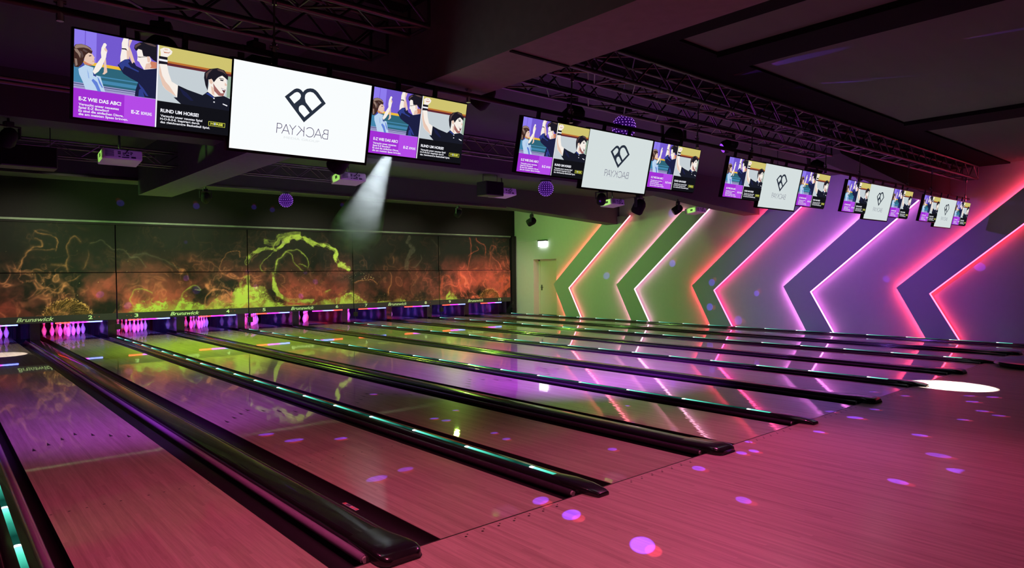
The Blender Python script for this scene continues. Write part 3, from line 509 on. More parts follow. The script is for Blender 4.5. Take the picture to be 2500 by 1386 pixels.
def art(X, Z):
    wx = X+.5*(fbm(X*1.6, Z*1.6, 5)-.5)+.16*(fbm(X*6, Z*6, 9, 3)-.5); wz = Z+.5*(fbm(X*1.6+9, Z*1.6, 7)-.5)+.16*(fbm(X*6+3, Z*6, 11, 3)-.5)
    up_ = np.clip((Z-.667)/2.26, 0, 1); sm = lambda t: np.clip(t, 0, 1)
    G_ = np.array([.27, .39, .055]); O_ = np.array([.38, .155, .06]); R_ = np.array([.40, .065, .035]); W_ = np.array([.16, .17, .12])
    cols = dict(g=G_, o=O_, r=R_, w=W_)
    col = np.stack([.028+0*X, .036+0*X, .027+0*X], -1)*(.75+.6*fbm(X*1.2, Z*1.2, 21))[..., None]
    lower = sm(1.15-up_*1.55); left = sm(1.3-(X+.2)/1.6); right = sm((X-11.4)/1.4); mid = np.exp(-((X-4.4)/3.3)**2)
    amt = sm(lower*(.45+.75*mid+.35*left+.9*right+.25))
    cloud = fbm(wx*1.4, wz*1.4, 3); c2 = fbm(wx*3.3, wz*3.3, 13)
    col = col+(amt*sm(cloud*2.4-.62)*(.35+.9*c2))[..., None]*np.array([.30, .028, .022])*(1+.5*right)[..., None]
    f1, s1 = fil(X, Z, 41, .75, .8, 14); f2, s2 = fil(X+3, Z, 57, 1.6, .7, 13)
    wm = sm(lower*1.1+.22)*(.25+.95*left+.9*right+.35*mid)*sm(fbm(X*.9, Z*.9, 51)*2.8-.85)
    wr = (X > 10.8)
    wc = np.where(wr[..., None], R_, np.array([.40, .13, .055]))
    col = col+(wm*(f1*1.0+s1*.30+f2*.65+s2*.22))[..., None]*wc
    # drawn swirls, softened into smoke
    jx = X+.10*(fbm(X*4, Z*4, 101, 4)-.5); jz = Z+.10*(fbm(X*4+5, Z*4, 103, 4)-.5)
    def strokes(col, keys):
        for pts, w0, w1, ck, amp in STROKES:
            if (ck == 'g') != keys: continue
            p = spline(pts, 5); n = len(p)-1
            x0, x1 = p[:, 0].min()-.3, p[:, 0].max()+.3; z0, z1 = p[:, 1].min()-.3, p[:, 1].max()+.3
            sel = (X > x0) & (X < x1) & (Z > z0) & (Z < z1)
            if not sel.any(): continue
            xs, zs = jx[sel], jz[sel]; best = np.full(xs.shape, 9.); par = np.zeros(xs.shape); sgn = np.zeros(xs.shape)
            for i in range(n):
                a, b_ = p[i], p[i+1]; d = b_-a; t = np.clip(((xs-a[0])*d[0]+(zs-a[1])*d[1])/(d@d+1e-9), 0, 1)
                ex = xs-a[0]-t*d[0]; ez = zs-a[1]-t*d[1]; q = np.hypot(ex, ez); wdt = w0+(w1-w0)*(i+t)/n
                u = q/(wdt*(.56 if w0+w1 > .1 else .48)+1e-6); mk = u < best; best = np.where(mk, u, best); par = np.where(mk, (i+t)/n, par); sgn = np.where(mk, np.sign(ex*d[1]-ez*d[0]), sgn)
            xx, zz = X[sel], Z[sel]
            big = (w0+w1)/2 > .05
            tex = .35+1.0*fbm(xx*7, zz*7, 111, 4)
            if big:
                rag = fbm(xx*6, zz*6, 117, 4); v = amp*sm((1.35-best-2.0*(rag-.5)*2)/.7)*(.50+.75*fbm(xx*11, zz*11, 119, 3))+.5*amp*np.exp(-((best-1.0)/.22)**2)*(rag > .42)
            else:
                v = amp*np.exp(-best**2)*tex*(.8 if ck == 'g' else .62)*(.55+.9*vnoise(par*7, par*0+3, 131))+.22*amp*np.exp(-(best/3.2)**2)*(sgn > 0)*tex
            v = sm(v)
            col[sel] = col[sel]*(1-v*.85)[..., None]+v[..., None]*cols[ck]+(.14*amp*np.exp(-(best/2.4)**2))[..., None]*np.array([.12, .05, .012])
        return col
    col = strokes(col, False)
    # yellow-green fire along the bottom
    pr = np.array(PROF); h = np.interp(X, pr[:, 0], pr[:, 1]); puff = .20*(fbm(X*2.6, Z*2.0, 61, 4)-.30)+.07*(fbm(X*12, Z*12, 63, 3)-.5)
    hn = h+puff; dep = hn-Z
    g1, t1 = fil(X, Z, 73, 2.1, .6, 14); g2, t2 = fil(X+7, Z, 83, 4.2, .5, 10)
    edge = sm(dep/.09)
    body = .34+.45*sm(dep/.45)+.70*g1+.30*t1+.50*g2+1.1*(fbm(wx*3, wz*3, 71)-.5)
    halo = np.exp(-np.clip(-dep, 0, 9)/.10)*(dep < 0)
    g = sm(edge*body+halo*(.55*g1+.30*g2+.08))
    act = np.clip((X-1.55)/.5, .08, 1)*np.clip((13.3-X)/.6, .3, 1)
    g = g*act; hot = sm(g*1.7-.30)[..., None]
    gc = O_*(1-hot)*.9+G_*hot*1.12
    col = col*(1-g*.9)[..., None]+g[..., None]*gc
    col = strokes(col, True)
    for cx, cz, k_ in ((.60, .60, .42), (13.98, .56, .40)):           # bristly bronze crests
        dx = (X-cx)/.52; dz = (Z-cz)/.46; d = np.hypot(dx, dz)+.10*(fbm(X*6, Z*6, 97, 3)-.5); ang = np.arctan2(dz, dx)+1.4*d
        hair = vnoise(ang*30, d*3.0, 91)*.6+vnoise(ang*70, d*6, 93)*.5
        inn = sm((1-d)/.12); v = inn*(.08+.55*hair**2)*(.35+.65*sm(d*1.3)); rim = np.exp(-((d-.98)/.07)**2)*(vnoise(X*55, Z*55, 95) > .62)
        col = col*(1-.75*inn*sm(d*1.2))[..., None]+np.clip(v+rim*.8, 0, 1)[..., None]*np.array([.46, .25, .07])
    sp = (vnoise(X*60, Z*60, 121) > .988)*sm(1-up_*1.1)*(fbm(X*1.5, Z*1.5, 123) > .50)
    sp2 = (vnoise(X*45, Z*45, 125) > .90)*np.exp(-(((X-8.7)/.5)**2+((Z-1.50)/.12)**2))
    col = col+(sp*.8+sp2)[..., None]*np.array([.40, .32, .15])
    lum = col.max(-1, keepdims=True); col = col*(.20+1.25*np.clip(lum/.38, 0, 1)**.8)
    return np.clip(col, 0, .95)
def artmat():
    m = bpy.data.materials.new('painted_fire_projection'); m.use_nodes = True  # the projected picture is painted into the panel's vertex colours
    N, L = nodes(m); b = N['Principled BSDF']
    a = N.new('ShaderNodeVertexColor'); a.layer_name = 'print'; L.new(a.outputs[0], b.inputs['Base Color'])
    b.inputs['Roughness'].default_value = .65; b.inputs['Specular IOR Level'].default_value = .12
    return m
M['art'] = artmat()
def art_panel(name, x0, x1, z0, z1, y, parent, ox):
    step = .0155; nx = int((x1-x0)/step); nz = int((z1-z0)/step)
    xs = np.linspace(x0, x1, nx+1); zs = np.linspace(z0, z1, nz+1); X, Z = np.meshgrid(xs, zs)
    co = np.stack([X-ox, np.full_like(X, y), Z], -1).reshape(-1, 3)
    i = np.arange(nx*nz); r = i//nx; c = i % nx; a = r*(nx+1)+c
    fc = np.stack([a, a+1, a+nx+2, a+nx+1], -1)
    nv = len(co); ext = np.array([(x0-ox, y+.03, z0), (x1-ox, y+.03, z0), (x1-ox, y+.03, z1), (x0-ox, y+.03, z1)])
    co = np.vstack([co, ext]); A, B_, D, E_ = nv, nv+1, nv+2, nv+3
    bl, br, tl, tr = 0, nx, nz*(nx+1), nz*(nx+1)+nx
    extra = [(A, E_, D, B_), (A, B_)+tuple(range(br, bl-1, -1)), (E_,)+tuple(range(tl, tr+1))+(D,), (B_, D)+tuple(range(tr, br-1, -(nx+1))), (A,)+tuple(range(bl, tl+1, nx+1))+(E_,)]
    me = bpy.data.meshes.new(name); me.from_pydata(co.tolist(), [], fc.tolist()+extra)
    col = art(X, Z).reshape(-1, 3); col = np.vstack([col, np.full((4, 3), .02)])
    ca = me.color_attributes.new('print', 'FLOAT_COLOR', 'POINT')
    ca.data.foreach_set('color', np.hstack([col, np.ones((len(col), 1))]).astype(np.float32).ravel())
    me.materials.append(M['art']); me.update()
    o = bpy.data.objects.new(name, me); C.objects.link(o); o.parent = parent
    return o
def barmat(cols):
    m = bpy.data.materials.new('pin_light_bar'); m.use_nodes = True
    N, L = nodes(m); N.clear()
    tc = N.new('ShaderNodeTexCoord'); sx = N.new('ShaderNodeSeparateXYZ'); L.new(tc.outputs['Generated'], sx.inputs[0])
    rp = N.new('ShaderNodeValToRGB'); cr = rp.color_ramp; cr.elements[0].position = .30; cr.elements[0].color = (*cols[0], 1); cr.elements[1].position = .72; cr.elements[1].color = (*cols[2], 1)
    for p_, c_ in ((.36, cols[1]), (.64, cols[1])):
        e = cr.elements.new(p_); e.color = (*c_, 1)
    L.new(sx.outputs[0], rp.inputs[0]); e = N.new('ShaderNodeEmission'); e.inputs[1].default_value = 5.0
    L.new(rp.outputs[0], e.inputs[0]); o = N.new('ShaderNodeOutputMaterial'); L.new(e.outputs[0], o.inputs[0]); return m
cR, cM, cB = (1.0, .05, .03), (.62, .02, .75), (.16, .20, 1.0)
BAR = barmat((cR, cM, cB)); BAR6 = barmat((cM, cB, cR))
bm_ = MB(); bm_.bbox(-.50, .50, 0, .05, 0, .028, .004); bar_me = bm_.mesh('light_bar', BAR)
bar6_me = bar_me.copy(); bar6_me.materials.clear(); bar6_me.materials.append(BAR6)
railmat = mat('mask_top_rail_painted_glow', (.12, .18, .11), .5, var=.8, nscale=.5)  # green tint and uneven tone put the patchy green light into the colour
tB = fit_text(text_mesh('lettering', 'Brunswick', .1, .0022, .32), -.42, .32, 0, None)
yy = [v.co.y for v in tB.vertices]; s_ = .098/(max(yy)-min(yy))
for v in tB.vertices: v.co.y *= s_
tB.materials.append(M['letter'])
for k in range(5):
    ox = P*k
    t = thing('masking_unit', 'pinsetter mask with smoky fire picture, numbered %d and %d' % (2*k+1, 2*k+2), 'masking unit', (ox, 0, 0), 'masks over the pin decks')
    g = .014
    art_panel('upper_panel', ox-P/2+g, ox+P/2-g, 1.717, 2.925, YM+.03, t, ox)
    art_panel('lower_panel', ox-P/2+g, ox+P/2-g, .668, 1.700, YM, t, ox)
    b = MB(); b.box(-P/2+g, P/2-g, YM-.012, YM+.03, .503, .668); band = b.build('number_band', M['band'], t)
    for body, x0, x1, nm in ((None, 0, 0, 'lettering'), (str(2*k+1), -1.275, -1.185, 'lane_number'), (str(2*k+2), 1.035, 1.125 if k < 4 else 1.17, 'lane_number')):
        me = tB if body is None else fit_text(text_mesh(nm, body, .1, .002), x0, x1, 0, .092)
        if body: me.materials.append(M['letter'])
        o = link(nm, me, band); o.rotation_euler = (PI/2, 0, 0); o.location = (0, YM-.0135, .548)
    for s in (-1, 1):
        b = MB()
        for j in range(2): b.tube((s*(1.40 if s < 0 else 1.22)-s*(-.0)+(j-.5)*.10-(0 if s > 0 else -.0), YM-.013, .595), (s*(1.40 if s < 0 else 1.22)+(j-.5)*.10, YM-.008, .595), .011, 10)
        b.build('indicator_lamps', M['redled'], band)
    b = MB(); b.box(-P/2, P/2, YM-.03, YM+.02, 2.975, 3.022); b.build('top_rail', railmat, t)
    b = MB(); b.box(-P/2, P/2, YM+.0, YM+.05, 2.925, 2.975); b.build('dark_header', M['black'], t)
    for n in (2*k+1, 2*k+2):
        o = link('light_bar', bar6_me if n == 6 else bar_me, t); o.location = (lane_c(n)-ox, YM+.20, .452)
        o['label'] = 'glowing magenta blue and red light bar' if n == 6 else 'glowing red magenta and blue light bar'
    if k < 5:
        pass
for k in range(5):
    x = P*(k+.5)
    t = thing('sensor_post', 'thin black sensor post on the divider under mask seam right of number %d' % (2*k+2), 'sensor post', (x, 0, 0), 'sensor posts at the mask seams')
    b = MB(); b.tube((0, 16.18, .03), (0, 16.18, .515), .006, 8); b.build('post', M['blackmetal'], t)
    b = MB(); b.bbox(-.075, .055, 16.12, 16.20, .26, .40, .008); b.build('sensor_box', M['black'], t)
    b = MB()
    for j in range(4): b.lathe([(0, -.006), (.006, 0), (0, .006)], (-.005, 16.14, .42+j*.022), 8)
    b.build('bead_chain', M['chrome'], t)
# ------------------------------------------------------------------ chevron panels on the right wall
CH = [  # apex y outer, apex y inner, light colour outer, light colour inner, words
 (14.26, 13.47, (1.0, .09, .10), (1.0, .20, .24), 1.0, 1.0, 'nearest the white door, green with coral light'),
 (11.28, 10.51, (1.0, .30, .48), (1.0, .44, .64), .75, .8, 'second from the door, pale pink light'),
 (8.34, 7.58, (1.0, .035, .09), (1.0, .07, .26), 1.0, 1.1, 'middle one of five, red light'),
 (5.48, 4.73, (.90, .20, .85), (.90, .20, .82), .9, .9, 'second from the right, violet pink light'),
 (2.69, 1.97, (1.0, .05, .12), (1.0, .05, .12), 1.2, 1.2, 'rightmost one, bright red light')]
def strip(b, pts, x0, x1, wd):
    # a thin box run along a polyline in the wall plane, shifted sideways by wd (two offsets)
    for (a, c) in zip(pts[:-1], pts[1:]):
        d = Vector((c[0]-a[0], c[1]-a[1])).normalized(); n = Vector((-d.y, d.x))
        q = [Vector(a)+n*wd[0], Vector(c)+n*wd[0], Vector(c)+n*wd[1], Vector(a)+n*wd[1]]
        b.prism([tuple(v) for v in q], lambda p, s: (x1 if s else x0, p[0], p[1]))
def sh(y): return -3.372+(y+3.372)*.9938
for i, (yo, yi, co, ci, so, si, words) in enumerate(CH):
    top = (3.43, 3.43, 3.43, 3.20, 3.84)[i]
    zo, zi = 1.18, 1.05
    outer = [(yo-(top-zo)/.86, top), (yo, zo), (yo-zo/1.86, .0)]
    inner = [(yi-(top-zi)/.85, top), (yi, zi), (yi-zi/1.75, .0)]
    t = thing('chevron_panel', 'raised chevron wall panel, %s' % words, 'wall panel', (0, 0, 0), 'lit chevron panels')
    poly = [(sh(p[0]), p[1]) for p in outer]+[(sh(p[0])+.028, p[1]) for p in reversed(inner)]
    b = MB(); b.prism(poly, lambda p, s: (XW-.090 if s else XW-.108, p[0], p[1]))
    b.m = [0, 0]+[1]*(len(b.f)-2); b.build('panel_face', [M['panelpaint'], M['paneledge']], t)
    b = MB(); strip(b, [(sh(p[0]), p[1]) for p in outer], XW-.088, XW-.074, (-.032, -.010))
    b2 = MB(); strip(b2, [(sh(p[0])+.02, p[1]) for p in inner], XW-.104, XW-.080, (-.016, .006))
    oo = b.build('light_strip', emit('strip_light_outer', co, 42*so), t)
    b2.build('light_strip', emit('strip_light_inner', ci, 9*si), t)
    b = MB(); strip(b, [(sh(p[0])+.12, p[1]) for p in inner], XW-.090, XW, (-.008, .0)); strip(b, [(sh(p[0])-.12, p[1]) for p in outer], XW-.090, XW, (-.008, .0))
    b.build('backing_rail', M['paneledge'], t)
# ------------------------------------------------------------------ lit sign above the door
t = thing('exit_sign', 'white glowing emergency sign box above the door', 'exit sign', (XW, 14.78, 2.57))
b = MB(); b.bbox(-.10, -.002, -.24, .22, .20, .245, .005); b.build('housing', M['blackmetal'], t)
b = MB(); b.bbox(-.085, -.03, -.22, .20, .0, .20, .008); b.build('lit_panel', emit('sign_white_light', (.93, 1.0, .94), 5.5), t)
b = MB(); b.box(-.088, -.085, -.05, -.03, .03, .09); b.box(-.088, -.085, -.07, -.05, .03, .05); b.box(-.088, -.085, .05, .07, .03, .08); b.build('pictogram', emit('sign_pale_mark', (.55, .62, .56), 1.0), t)
b = MB(); b.tube((XW-.012, 15.00, 2.80), (XW-.012, 16.2, 2.80), .011, 8)
tag(b.build('cable_conduit', M['white']), 'thin pale cable conduit from the emergency sign to the corner', 'conduit')
# ------------------------------------------------------------------ hanging screens
SL = Vector((0, 1.1559-1.031, 2.4508-2.9952)).normalized()          # downwards along the tilted screens
V_ = -SL; NRM = Vector((1,0,0)).cross(V_)
def place_tv(o, x, s):            # s = distance below the top edge line of the white screen
    p = Vector((x, 1.031, 2.9952))+SL*s
    mm = Matrix(((1,0,0), tuple(V_), tuple(NRM))).transposed().to_4x4(); mm.translation = p
    o.matrix_world = mm
COL = {}
def ec(name, col, st=1.0):
    if name not in COL: COL[name] = emit('screen_'+name, col, st)
    return COL[name]
def layers(w, h, items, z0=.0012):
    b = MB(); mats = []; names = []
    for i, (pts, cn) in enumerate(items):
        if cn not in names: names.append(cn); mats.append(COL[cn])
        b.add([(u*w, v*h, z0+i*.00022) for u, v in pts], [tuple(range(len(pts)))], names.index(cn))
    me = bpy.data.meshes.new('picture'); me.from_pydata(b.v, [], b.f)
    for mm in mats: me.materials.append(mm)
    me.polygons.foreach_set('material_index', b.m)
    bm2 = bmesh.new(); bm2.from_mesh(me); bmesh.ops.triangulate(bm2, faces=bm2.faces)
    for f in bm2.faces:
        if f.normal.z < 0: f.normal_flip()
    bm2.to_mesh(me); bm2.free(); me.update(); return me
for nme, c in dict(violet=(.17,.10,.62), violetlight=(.27,.20,.85), amber=(.85,.50,.04), teal=(.028,.13,.19), teallight=(.06,.24,.42), blind=(.36,.34,.62), blinddark=(.06,.08,.20), magenta=(.36,.030,.66), magentalight=(.46,.07,.80),
   white=(.90,.90,.97), yellow=(.62,.54,.16), orange=(.50,.16,.03), maroon=(.12,.02,.03), grey=(.56,.62,.66), black=(.006,.006,.009), hair=(.055,.022,.018), hairlight=(.30,.20,.16), hairmid=(.10,.06,.06), shirtmid=(.30,.46,.80), darkhair=(.012,.010,.018), skin=(.80,.56,.45), skinlight=(.93,.86,.80),
   skinred=(.62,.22,.13), shirt=(.50,.66,.86), shirtblue=(.12,.22,.68), collar=(.06,.07,.40), navy=(.012,.014,.055), navylight=(.03,.05,.26), polo=(.010,.011,.022), beard=(.36,.14,.13), logoyellow=(.70,.72,.08), tvwhite=(.95,.98,.99), tvpale=(.66,.73,.73), logodark=(.022,.030,.05), logoviolet=(.05,.03,.12), faint=(.72,.76,.78), greenish=(.30,.42,.32)).items(): ec(nme, c, 1.0)
def rect(u0, u1, v0, v1): return [(u0,v0),(u1,v0),(u1,v1),(u0,v1)]
AD = [(rect(0,1,0,1),'black'), (rect(0,.127,.658,1),'violetlight'), (rect(.127,.495,.658,1),'violet'), (rect(.06,.065,.66,1),'violet'), (rect(.495-.14,.495,.60,.66),'violet'), (rect(0,.495,.622,.658),'amber'),
      (rect(0,.495,.405,.622),'teal'), (rect(0,.495,.43,.47),'teallight'), (rect(0,.495,.50,.515),'teallight'), (rect(0,.06,.405,.60),'teallight'), (rect(0,.495,.338,.405),'blind'), (rect(0,.495,.384,.395),'blinddark'), (rect(0,.495,.362,.367),'blinddark'), (rect(0,.495,0,.338),'magenta'), (rect(.30,.495,0,.338),'magentalight')]
for k_, c_ in (('arm1b','skin'),('shirt1','shirt'),('shade1','shirtblue'),('collar','collar'),('face1','skin'),('hair1','hair'),('hairhi','hairlight'),('arm1','skinlight'),
               ('arm2b','skin'),('face2','skinlight'),('ear2','skin'),('hair2','darkhair'),('shirt2','navy'),('sleeve2','navylight'),('torso2','navylight'),('arm2','skinlight'),('brace','darkhair')):
    AD.append((POLY[k_], c_))
AD.insert(AD.index((POLY['hair2'],'darkhair')), ([(.455,.79),(.493,.79),(.493,.715),(.44,.70)], 'skinred'))
for k_, c_ in (('b_h1','hairlight'),('b_h2','hairmid'),('b_h3','hairlight'),('b_h4','hairmid'),('b_eye','darkhair'),('b_mouth','skinred'),('b_neck','skinred'),('b_f1','shirtmid'),('b_f2','shirtblue'),('b_sl','navylight'),('b_hand','skin'),
               ('m_eye','darkhair'),('m_gl','darkhair'),('m_jaw','skin'),('m_f1','navylight'),('m_f2','navylight'),('m_h1','hairmid'),('m_h2','hairmid'),('m_arm','skin')):
    AD.append((POLY[k_], c_))
AD += [(rect(.494,.503,0,1),'white'), (rect(.503,1,.83,1),'yellow'), (rect(.503,1,.806,.83),'orange'), (rect(.503,1,.775,.806),'maroon'), (rect(.503,1,.33,.775),'grey'), (rect(.975,1,.50,.775),'greenish')]
for k_, c_ in (('fore','skinlight'),('fist','skinlight'),('fistsh','skinred'),('band','darkhair'),('bandw','white'),('face3','skinlight'),('beard','beard'),('hair3','darkhair'),('eye','darkhair'),('brow','darkhair'),('mouth','maroon'),('shirt3','polo'),('btn1','white'),('btn2','white'),('emb','white'),('r_ear','skin'),('r_teeth','white'),('r_arm','skin'),('r_neck','skin'),('r_h1','hairmid'),('r_h2','hairmid'),('r_nose','skin'),('r_fold','navy'),('r_col','navylight'),('r_kn','skin')):
    AD.append((POLY[k_], c_))
AD.append((POLY['band'],'darkhair')); AD.append((POLY['bandw'],'white'))
AD += [(rect(.503,1,0,.330),'black'), (rect(.854,.974,.102,.160),'logoyellow'), (rect(.857,.971,.107,.155),'black'), (rect(.894,.905,.118,.148),'grey')]
AW, AH = .845, .478
ad_me = layers(AW, AH, AD)
def join_text(items, w, h, z):
    vs = []; fs = []; mi = []
    for body, u0, u1, v0, cap, bold, ci in items:
        me = text_mesh('t', body, cap*h/.70, bold)
        co = [tuple(v.co) for v in me.vertices]; x0 = min(c[0] for c in co); x1 = max(c[0] for c in co); n = len(vs)
        vs += [(u0*w+(c[0]-x0)/(x1-x0)*(u1-u0)*w, v0*h+c[1], z) for c in co]
        for p in me.polygons: fs.append(tuple(i+n for i in p.vertices)); mi.append(ci)
        bpy.data.meshes.remove(me)
    me = bpy.data.meshes.new('lettering'); me.from_pydata(vs, [], fs); me.materials.append(COL['white']); me.materials.append(COL['logoyellow']); me.materials.append(COL['faint'])
    me.polygons.foreach_set('material_index', mi); me.update(); return me
adt_mes = [join_text(q, AW, AH, .0215) for q in (
    [('E-Z WIE DAS ABC!', .028,.277,.204,.041,.0009,0), ('Versucht unser neuestes', .028,.264,.147,.027,.0004,0), ('Spiel E-Z Bowling!', .028,.204,.109,.027,.0004,0), ('Es sind die einfachen Dinge,', .028,.293,.071,.027,.0004,0), ('die am meisten Spass bringen.', .028,.321,.033,.027,.0004,0)],
    [('E-Z', .340,.392,.131,.040,.0010,0), ('BOWLING', .402,.469,.131,.036,.0006,0)],
    [('RUND UM HORSE!', .525,.782,.196,.041,.0009,0), ('Versucht unser neustes Spiel', .526,.809,.139,.027,.0004,0), ('H-O-R-S-E. Inspiriert durch', .525,.790,.100,.027,.0004,0), ('das gleichnamige Basketball Spiel.', .526,.865,.060,.027,.0004,0)],
    [('H', .868,.890,.119,.028,.0009,1), ('RSE', .908,.958,.119,.028,.0009,1)])]
# little dashes around the E-Z mark
WW, WH = .984, .559
white_me = layers(WW, WH, [(rect(0,1,0,1),'tvwhite')]); white2_me = layers(WW, WH, [(rect(0,1,0,1),'tvpale')])
logo_me, logo2_me = [layers(WW, WH, [(POLY['heart'],'logodark'),(POLY['hole1'],c_),(POLY['hole2'],c_),(POLY['hole3'],c_)], .0020) for c_ in ('tvwhite', 'tvpale')]
def strokes_mesh(w, h):
    items = []; T = .0042
    def arc(cu, cv, ru, rv, a0, a1, n=12): return [(cu+ru*math.cos(a0+(a1-a0)*i/n), cv+rv*math.sin(a0+(a1-a0)*i/n)) for i in range(n+1)]
    b0, t0 = .243, .356; asp = w/h
    L = []
    x = .311; L += [[(x,b0),(x,t0)], [(x,t0),(x+.018,t0)]+arc(x+.018,(t0+.300)/2,.016,.028,PI/2,-PI/2)+[(x,.300)]]            # P
    L += [[(.347,b0),(.374,t0),(.401,b0)], [(.357,.280),(.391,.280)]]                                                             # A
    L += [[(.399,t0),(.4215,.305),(.444,t0)], [(.4215,.305),(.4215,b0)]]                                                          # Y
    L += [[(.505,b0),(.505,t0)], [(.462,t0),(.505,.292)], [(.487,.318),(.455,b0)]]                                                # K mirrored
    L += [arc(.548,.2995,.031,.0575,PI-.65,-PI+.65,22)]                                                                            # C mirrored
    L += [[(.583,b0),(.611,t0),(.640,b0)], [(.594,.280),(.629,.280)]]                                                             # A
    x = .686; L += [[(x,b0),(x,t0),(x-.020,t0)]+arc(x-.020,.331,.014,.025,PI/2,3*PI/2)+[(x,.306)], [(x-.020,.306)]+arc(x-.022,.2745,.020,.0315,PI/2,3*PI/2)+[(x,b0)]]   # B mirrored
    b = MB()
    for pl in L:
        for a, c in zip(pl[:-1], pl[1:]):
            A_ = Vector((a[0]*w, a[1]*h)); B_ = Vector((c[0]*w, c[1]*h)); d = (B_-A_)
            if d.length < 1e-6: continue
            d.normalize(); n = Vector((-d.y, d.x))*T/2; A_ = A_-d*T*.3; B_ = B_+d*T*.3
            b.add([(A_.x-n.x,A_.y-n.y,.0035),(B_.x-n.x,B_.y-n.y,.0035),(B_.x+n.x,B_.y+n.y,.0035),(A_.x+n.x,A_.y+n.y,.0035)], [(0,1,2,3)])
    return b
sm = strokes_mesh(WW, WH); let_me = bpy.data.meshes.new('lettering'); let_me.from_pydata(sm.v, [], sm.f); let_me.materials.append(COL['logoviolet']); let_me.update()
faint_me = join_text([('MEDIA GROUP', .364,.625,.186,.026,0,2)], WW, WH, .0035)
def shell(w, h, bz, d):
    b = MB(); b.box(-bz, w+bz, -bz*1.3, 0, -.02, .006); b.box(-bz, w+bz, h, h+bz, -.02, .006); b.box(-bz, 0, 0, h, -.02, .006); b.box(w, w+bz, 0, h, -.02, .006)
    b.box(-bz, w+bz, -bz*1.3, h+bz, -.045, -.0005); b.bbox(w*.12, w*.88, h*.12, h*.80, -.045-d, -.045, .01)
    return b.mesh('casing', M['bezel'])
ad_case = shell(AW, AH, .010, .03); wh_case = shell(WW, WH, .014, .035)
def bracket(w, h, p):
    b = MB()
    for s in (.30, .70): b.box(w*s-.015, w*s+.015, h*.2, h+.10, -.10, -.075)
    b.box(w*.30, w*.70, h*.45, h*.52, -.09, -.075); return b
SET = ['nearest cluster', 'second cluster', 'third cluster', 'fourth cluster', 'far cluster']
brk_ad = bracket(AW, AH, 0).mesh('wall_bracket', M['blackmetal']); brk_w = bracket(WW, WH, 0).mesh('wall_bracket', M['blackmetal'])
for k in range(5):
    for side, x, s in (('left', -1.352, .50), ('right', .512, .50)):
        t = thing('television', 'bowling advert screen, %s of the white screen in the %s' % (side, SET[k]), 'television', (0,0,0), 'advert screens')
        place_tv(t, P*k+x, .484 if side == 'left' else .479)
        link('casing', ad_case, t); link('mounting_bracket', brk_ad, t); pic = link('picture', ad_me, t); [link('lettering', q_, pic) for q_ in adt_mes]
    t = thing('television', 'white screen with mirrored heart logo, centre of the %s' % SET[k], 'television', (0,0,0), 'white logo screens')
    place_tv(t, P*k-.492, WH)
    link('casing', wh_case, t); link('mounting_bracket', brk_w, t); pic = link('picture', white_me if k == 0 else white2_me, t); link('logo', logo_me if k == 0 else logo2_me, pic); link('lettering', let_me, pic); link('faint_lettering', faint_me, pic, 'faint grey lettering')
# pipe that carries the screens, with hangers up to the truss
t = thing('support_pipe', 'long black pipe above the screens with hanging rods', 'pipe', (0, 1.16, 3.115))
b = MB(); b.tube((-6.4, 0, 0), (XW-.25, 0, 0), .024, 12); b.build('pipe', M['blackmetal'], t, True)
rod = MB(); rod.tube((0, 0, .02), (0, -.02, .42), .007, 8); rod_me = rod.mesh('hanging_rod', M['metal'], True)
hk = MB(); hk.tube((0,0,-.06), (0,0,.05), .020, 8); hk.tube((-.03,0,.05), (.03,0,.05), .012, 8); hk.lathe([(0,-.02),(.022,0),(0,.03)], (0,0,.07), 10); hk_me = hk.mesh('clamp', M['chrome'], True)
for k in range(5):
    for x in ((-.62, 1.5) if k else (-1.40, -.18, 1.48)):
        o = link('hanging_rod', rod_me, t); o.location = (P*k+x, 0, 0)
        h_ = link('clamp', hk_me, o); h_ = link('top_clamp', hk_me, o); h_.location = (0, -.02, .38); h_.scale = (.8, .8, .8)
# ------------------------------------------------------------------ trusses
def truss(name, x0, x1, y0, y1, z0, z1, label, pitch=.30, r=.022, grp='lighting trusses'):
    t = thing(name, label, 'truss', (x0, (y0+y1)/2, z0), grp)
    L_ = x1-x0; hy = (y1-y0)/2; h = z1-z0
    for yy in (-hy, hy):
        for zz in (0, h):
            b = MB(); b.tube((0, yy, zz), (L_, yy, zz), r, 10); b.build('chord', M['metal'], t, True)
    n = max(1, int(L_/pitch)); q = L_/n; b = MB()
    for i in range(n):
        a, c = i*q, (i+1)*q
        for yy in (-hy, hy):
            if i % 2: b.tube((a, yy, 0), (c, yy, h), r*.45, 6)
            else: b.tube((a, yy, h), (c, yy, 0), r*.45, 6)
        for zz in (0, h):
            if i % 2: b.tube((a, -hy, zz), (c, hy, zz), r*.40, 6)
            else: b.tube((a, hy, zz), (c, -hy, zz), r*.40, 6)
        if i % 4 == 0: b.tube((a, -hy, 0), (a, hy, 0), r*.45, 6)
    for a in (0, L_):
        b.tube((a, -hy, 0), (a, -hy, h), r*.6, 6); b.tube((a, hy, 0), (a, hy, h), r*.6, 6); b.tube((a, -hy, 0), (a, hy, 0), r*.6, 6); b.tube((a, -hy, h), (a, hy, h), r*.6, 6)
    b.build('lacing', M['metal'], t, True)
    return t
truss('box_truss', 1.95, 15.05, .98, 1.26, 3.53, 3.80, 'front long aluminium truss from the long beam to the right wall')
truss('box_truss', 1.85, 9.3, 1.56, 1.84, 3.50, 3.78, 'second aluminium truss behind the front one, right of the long beam')
truss('box_truss', -6.2, .98, 1.00, 1.28, 3.53, 3.80, 'front aluminium truss left of the long beam, above the nearest screens')
truss('box_truss', -6.2, 1.00, 1.66, 1.94, 3.50, 3.78, 'second aluminium truss left of the long beam, behind the front one')
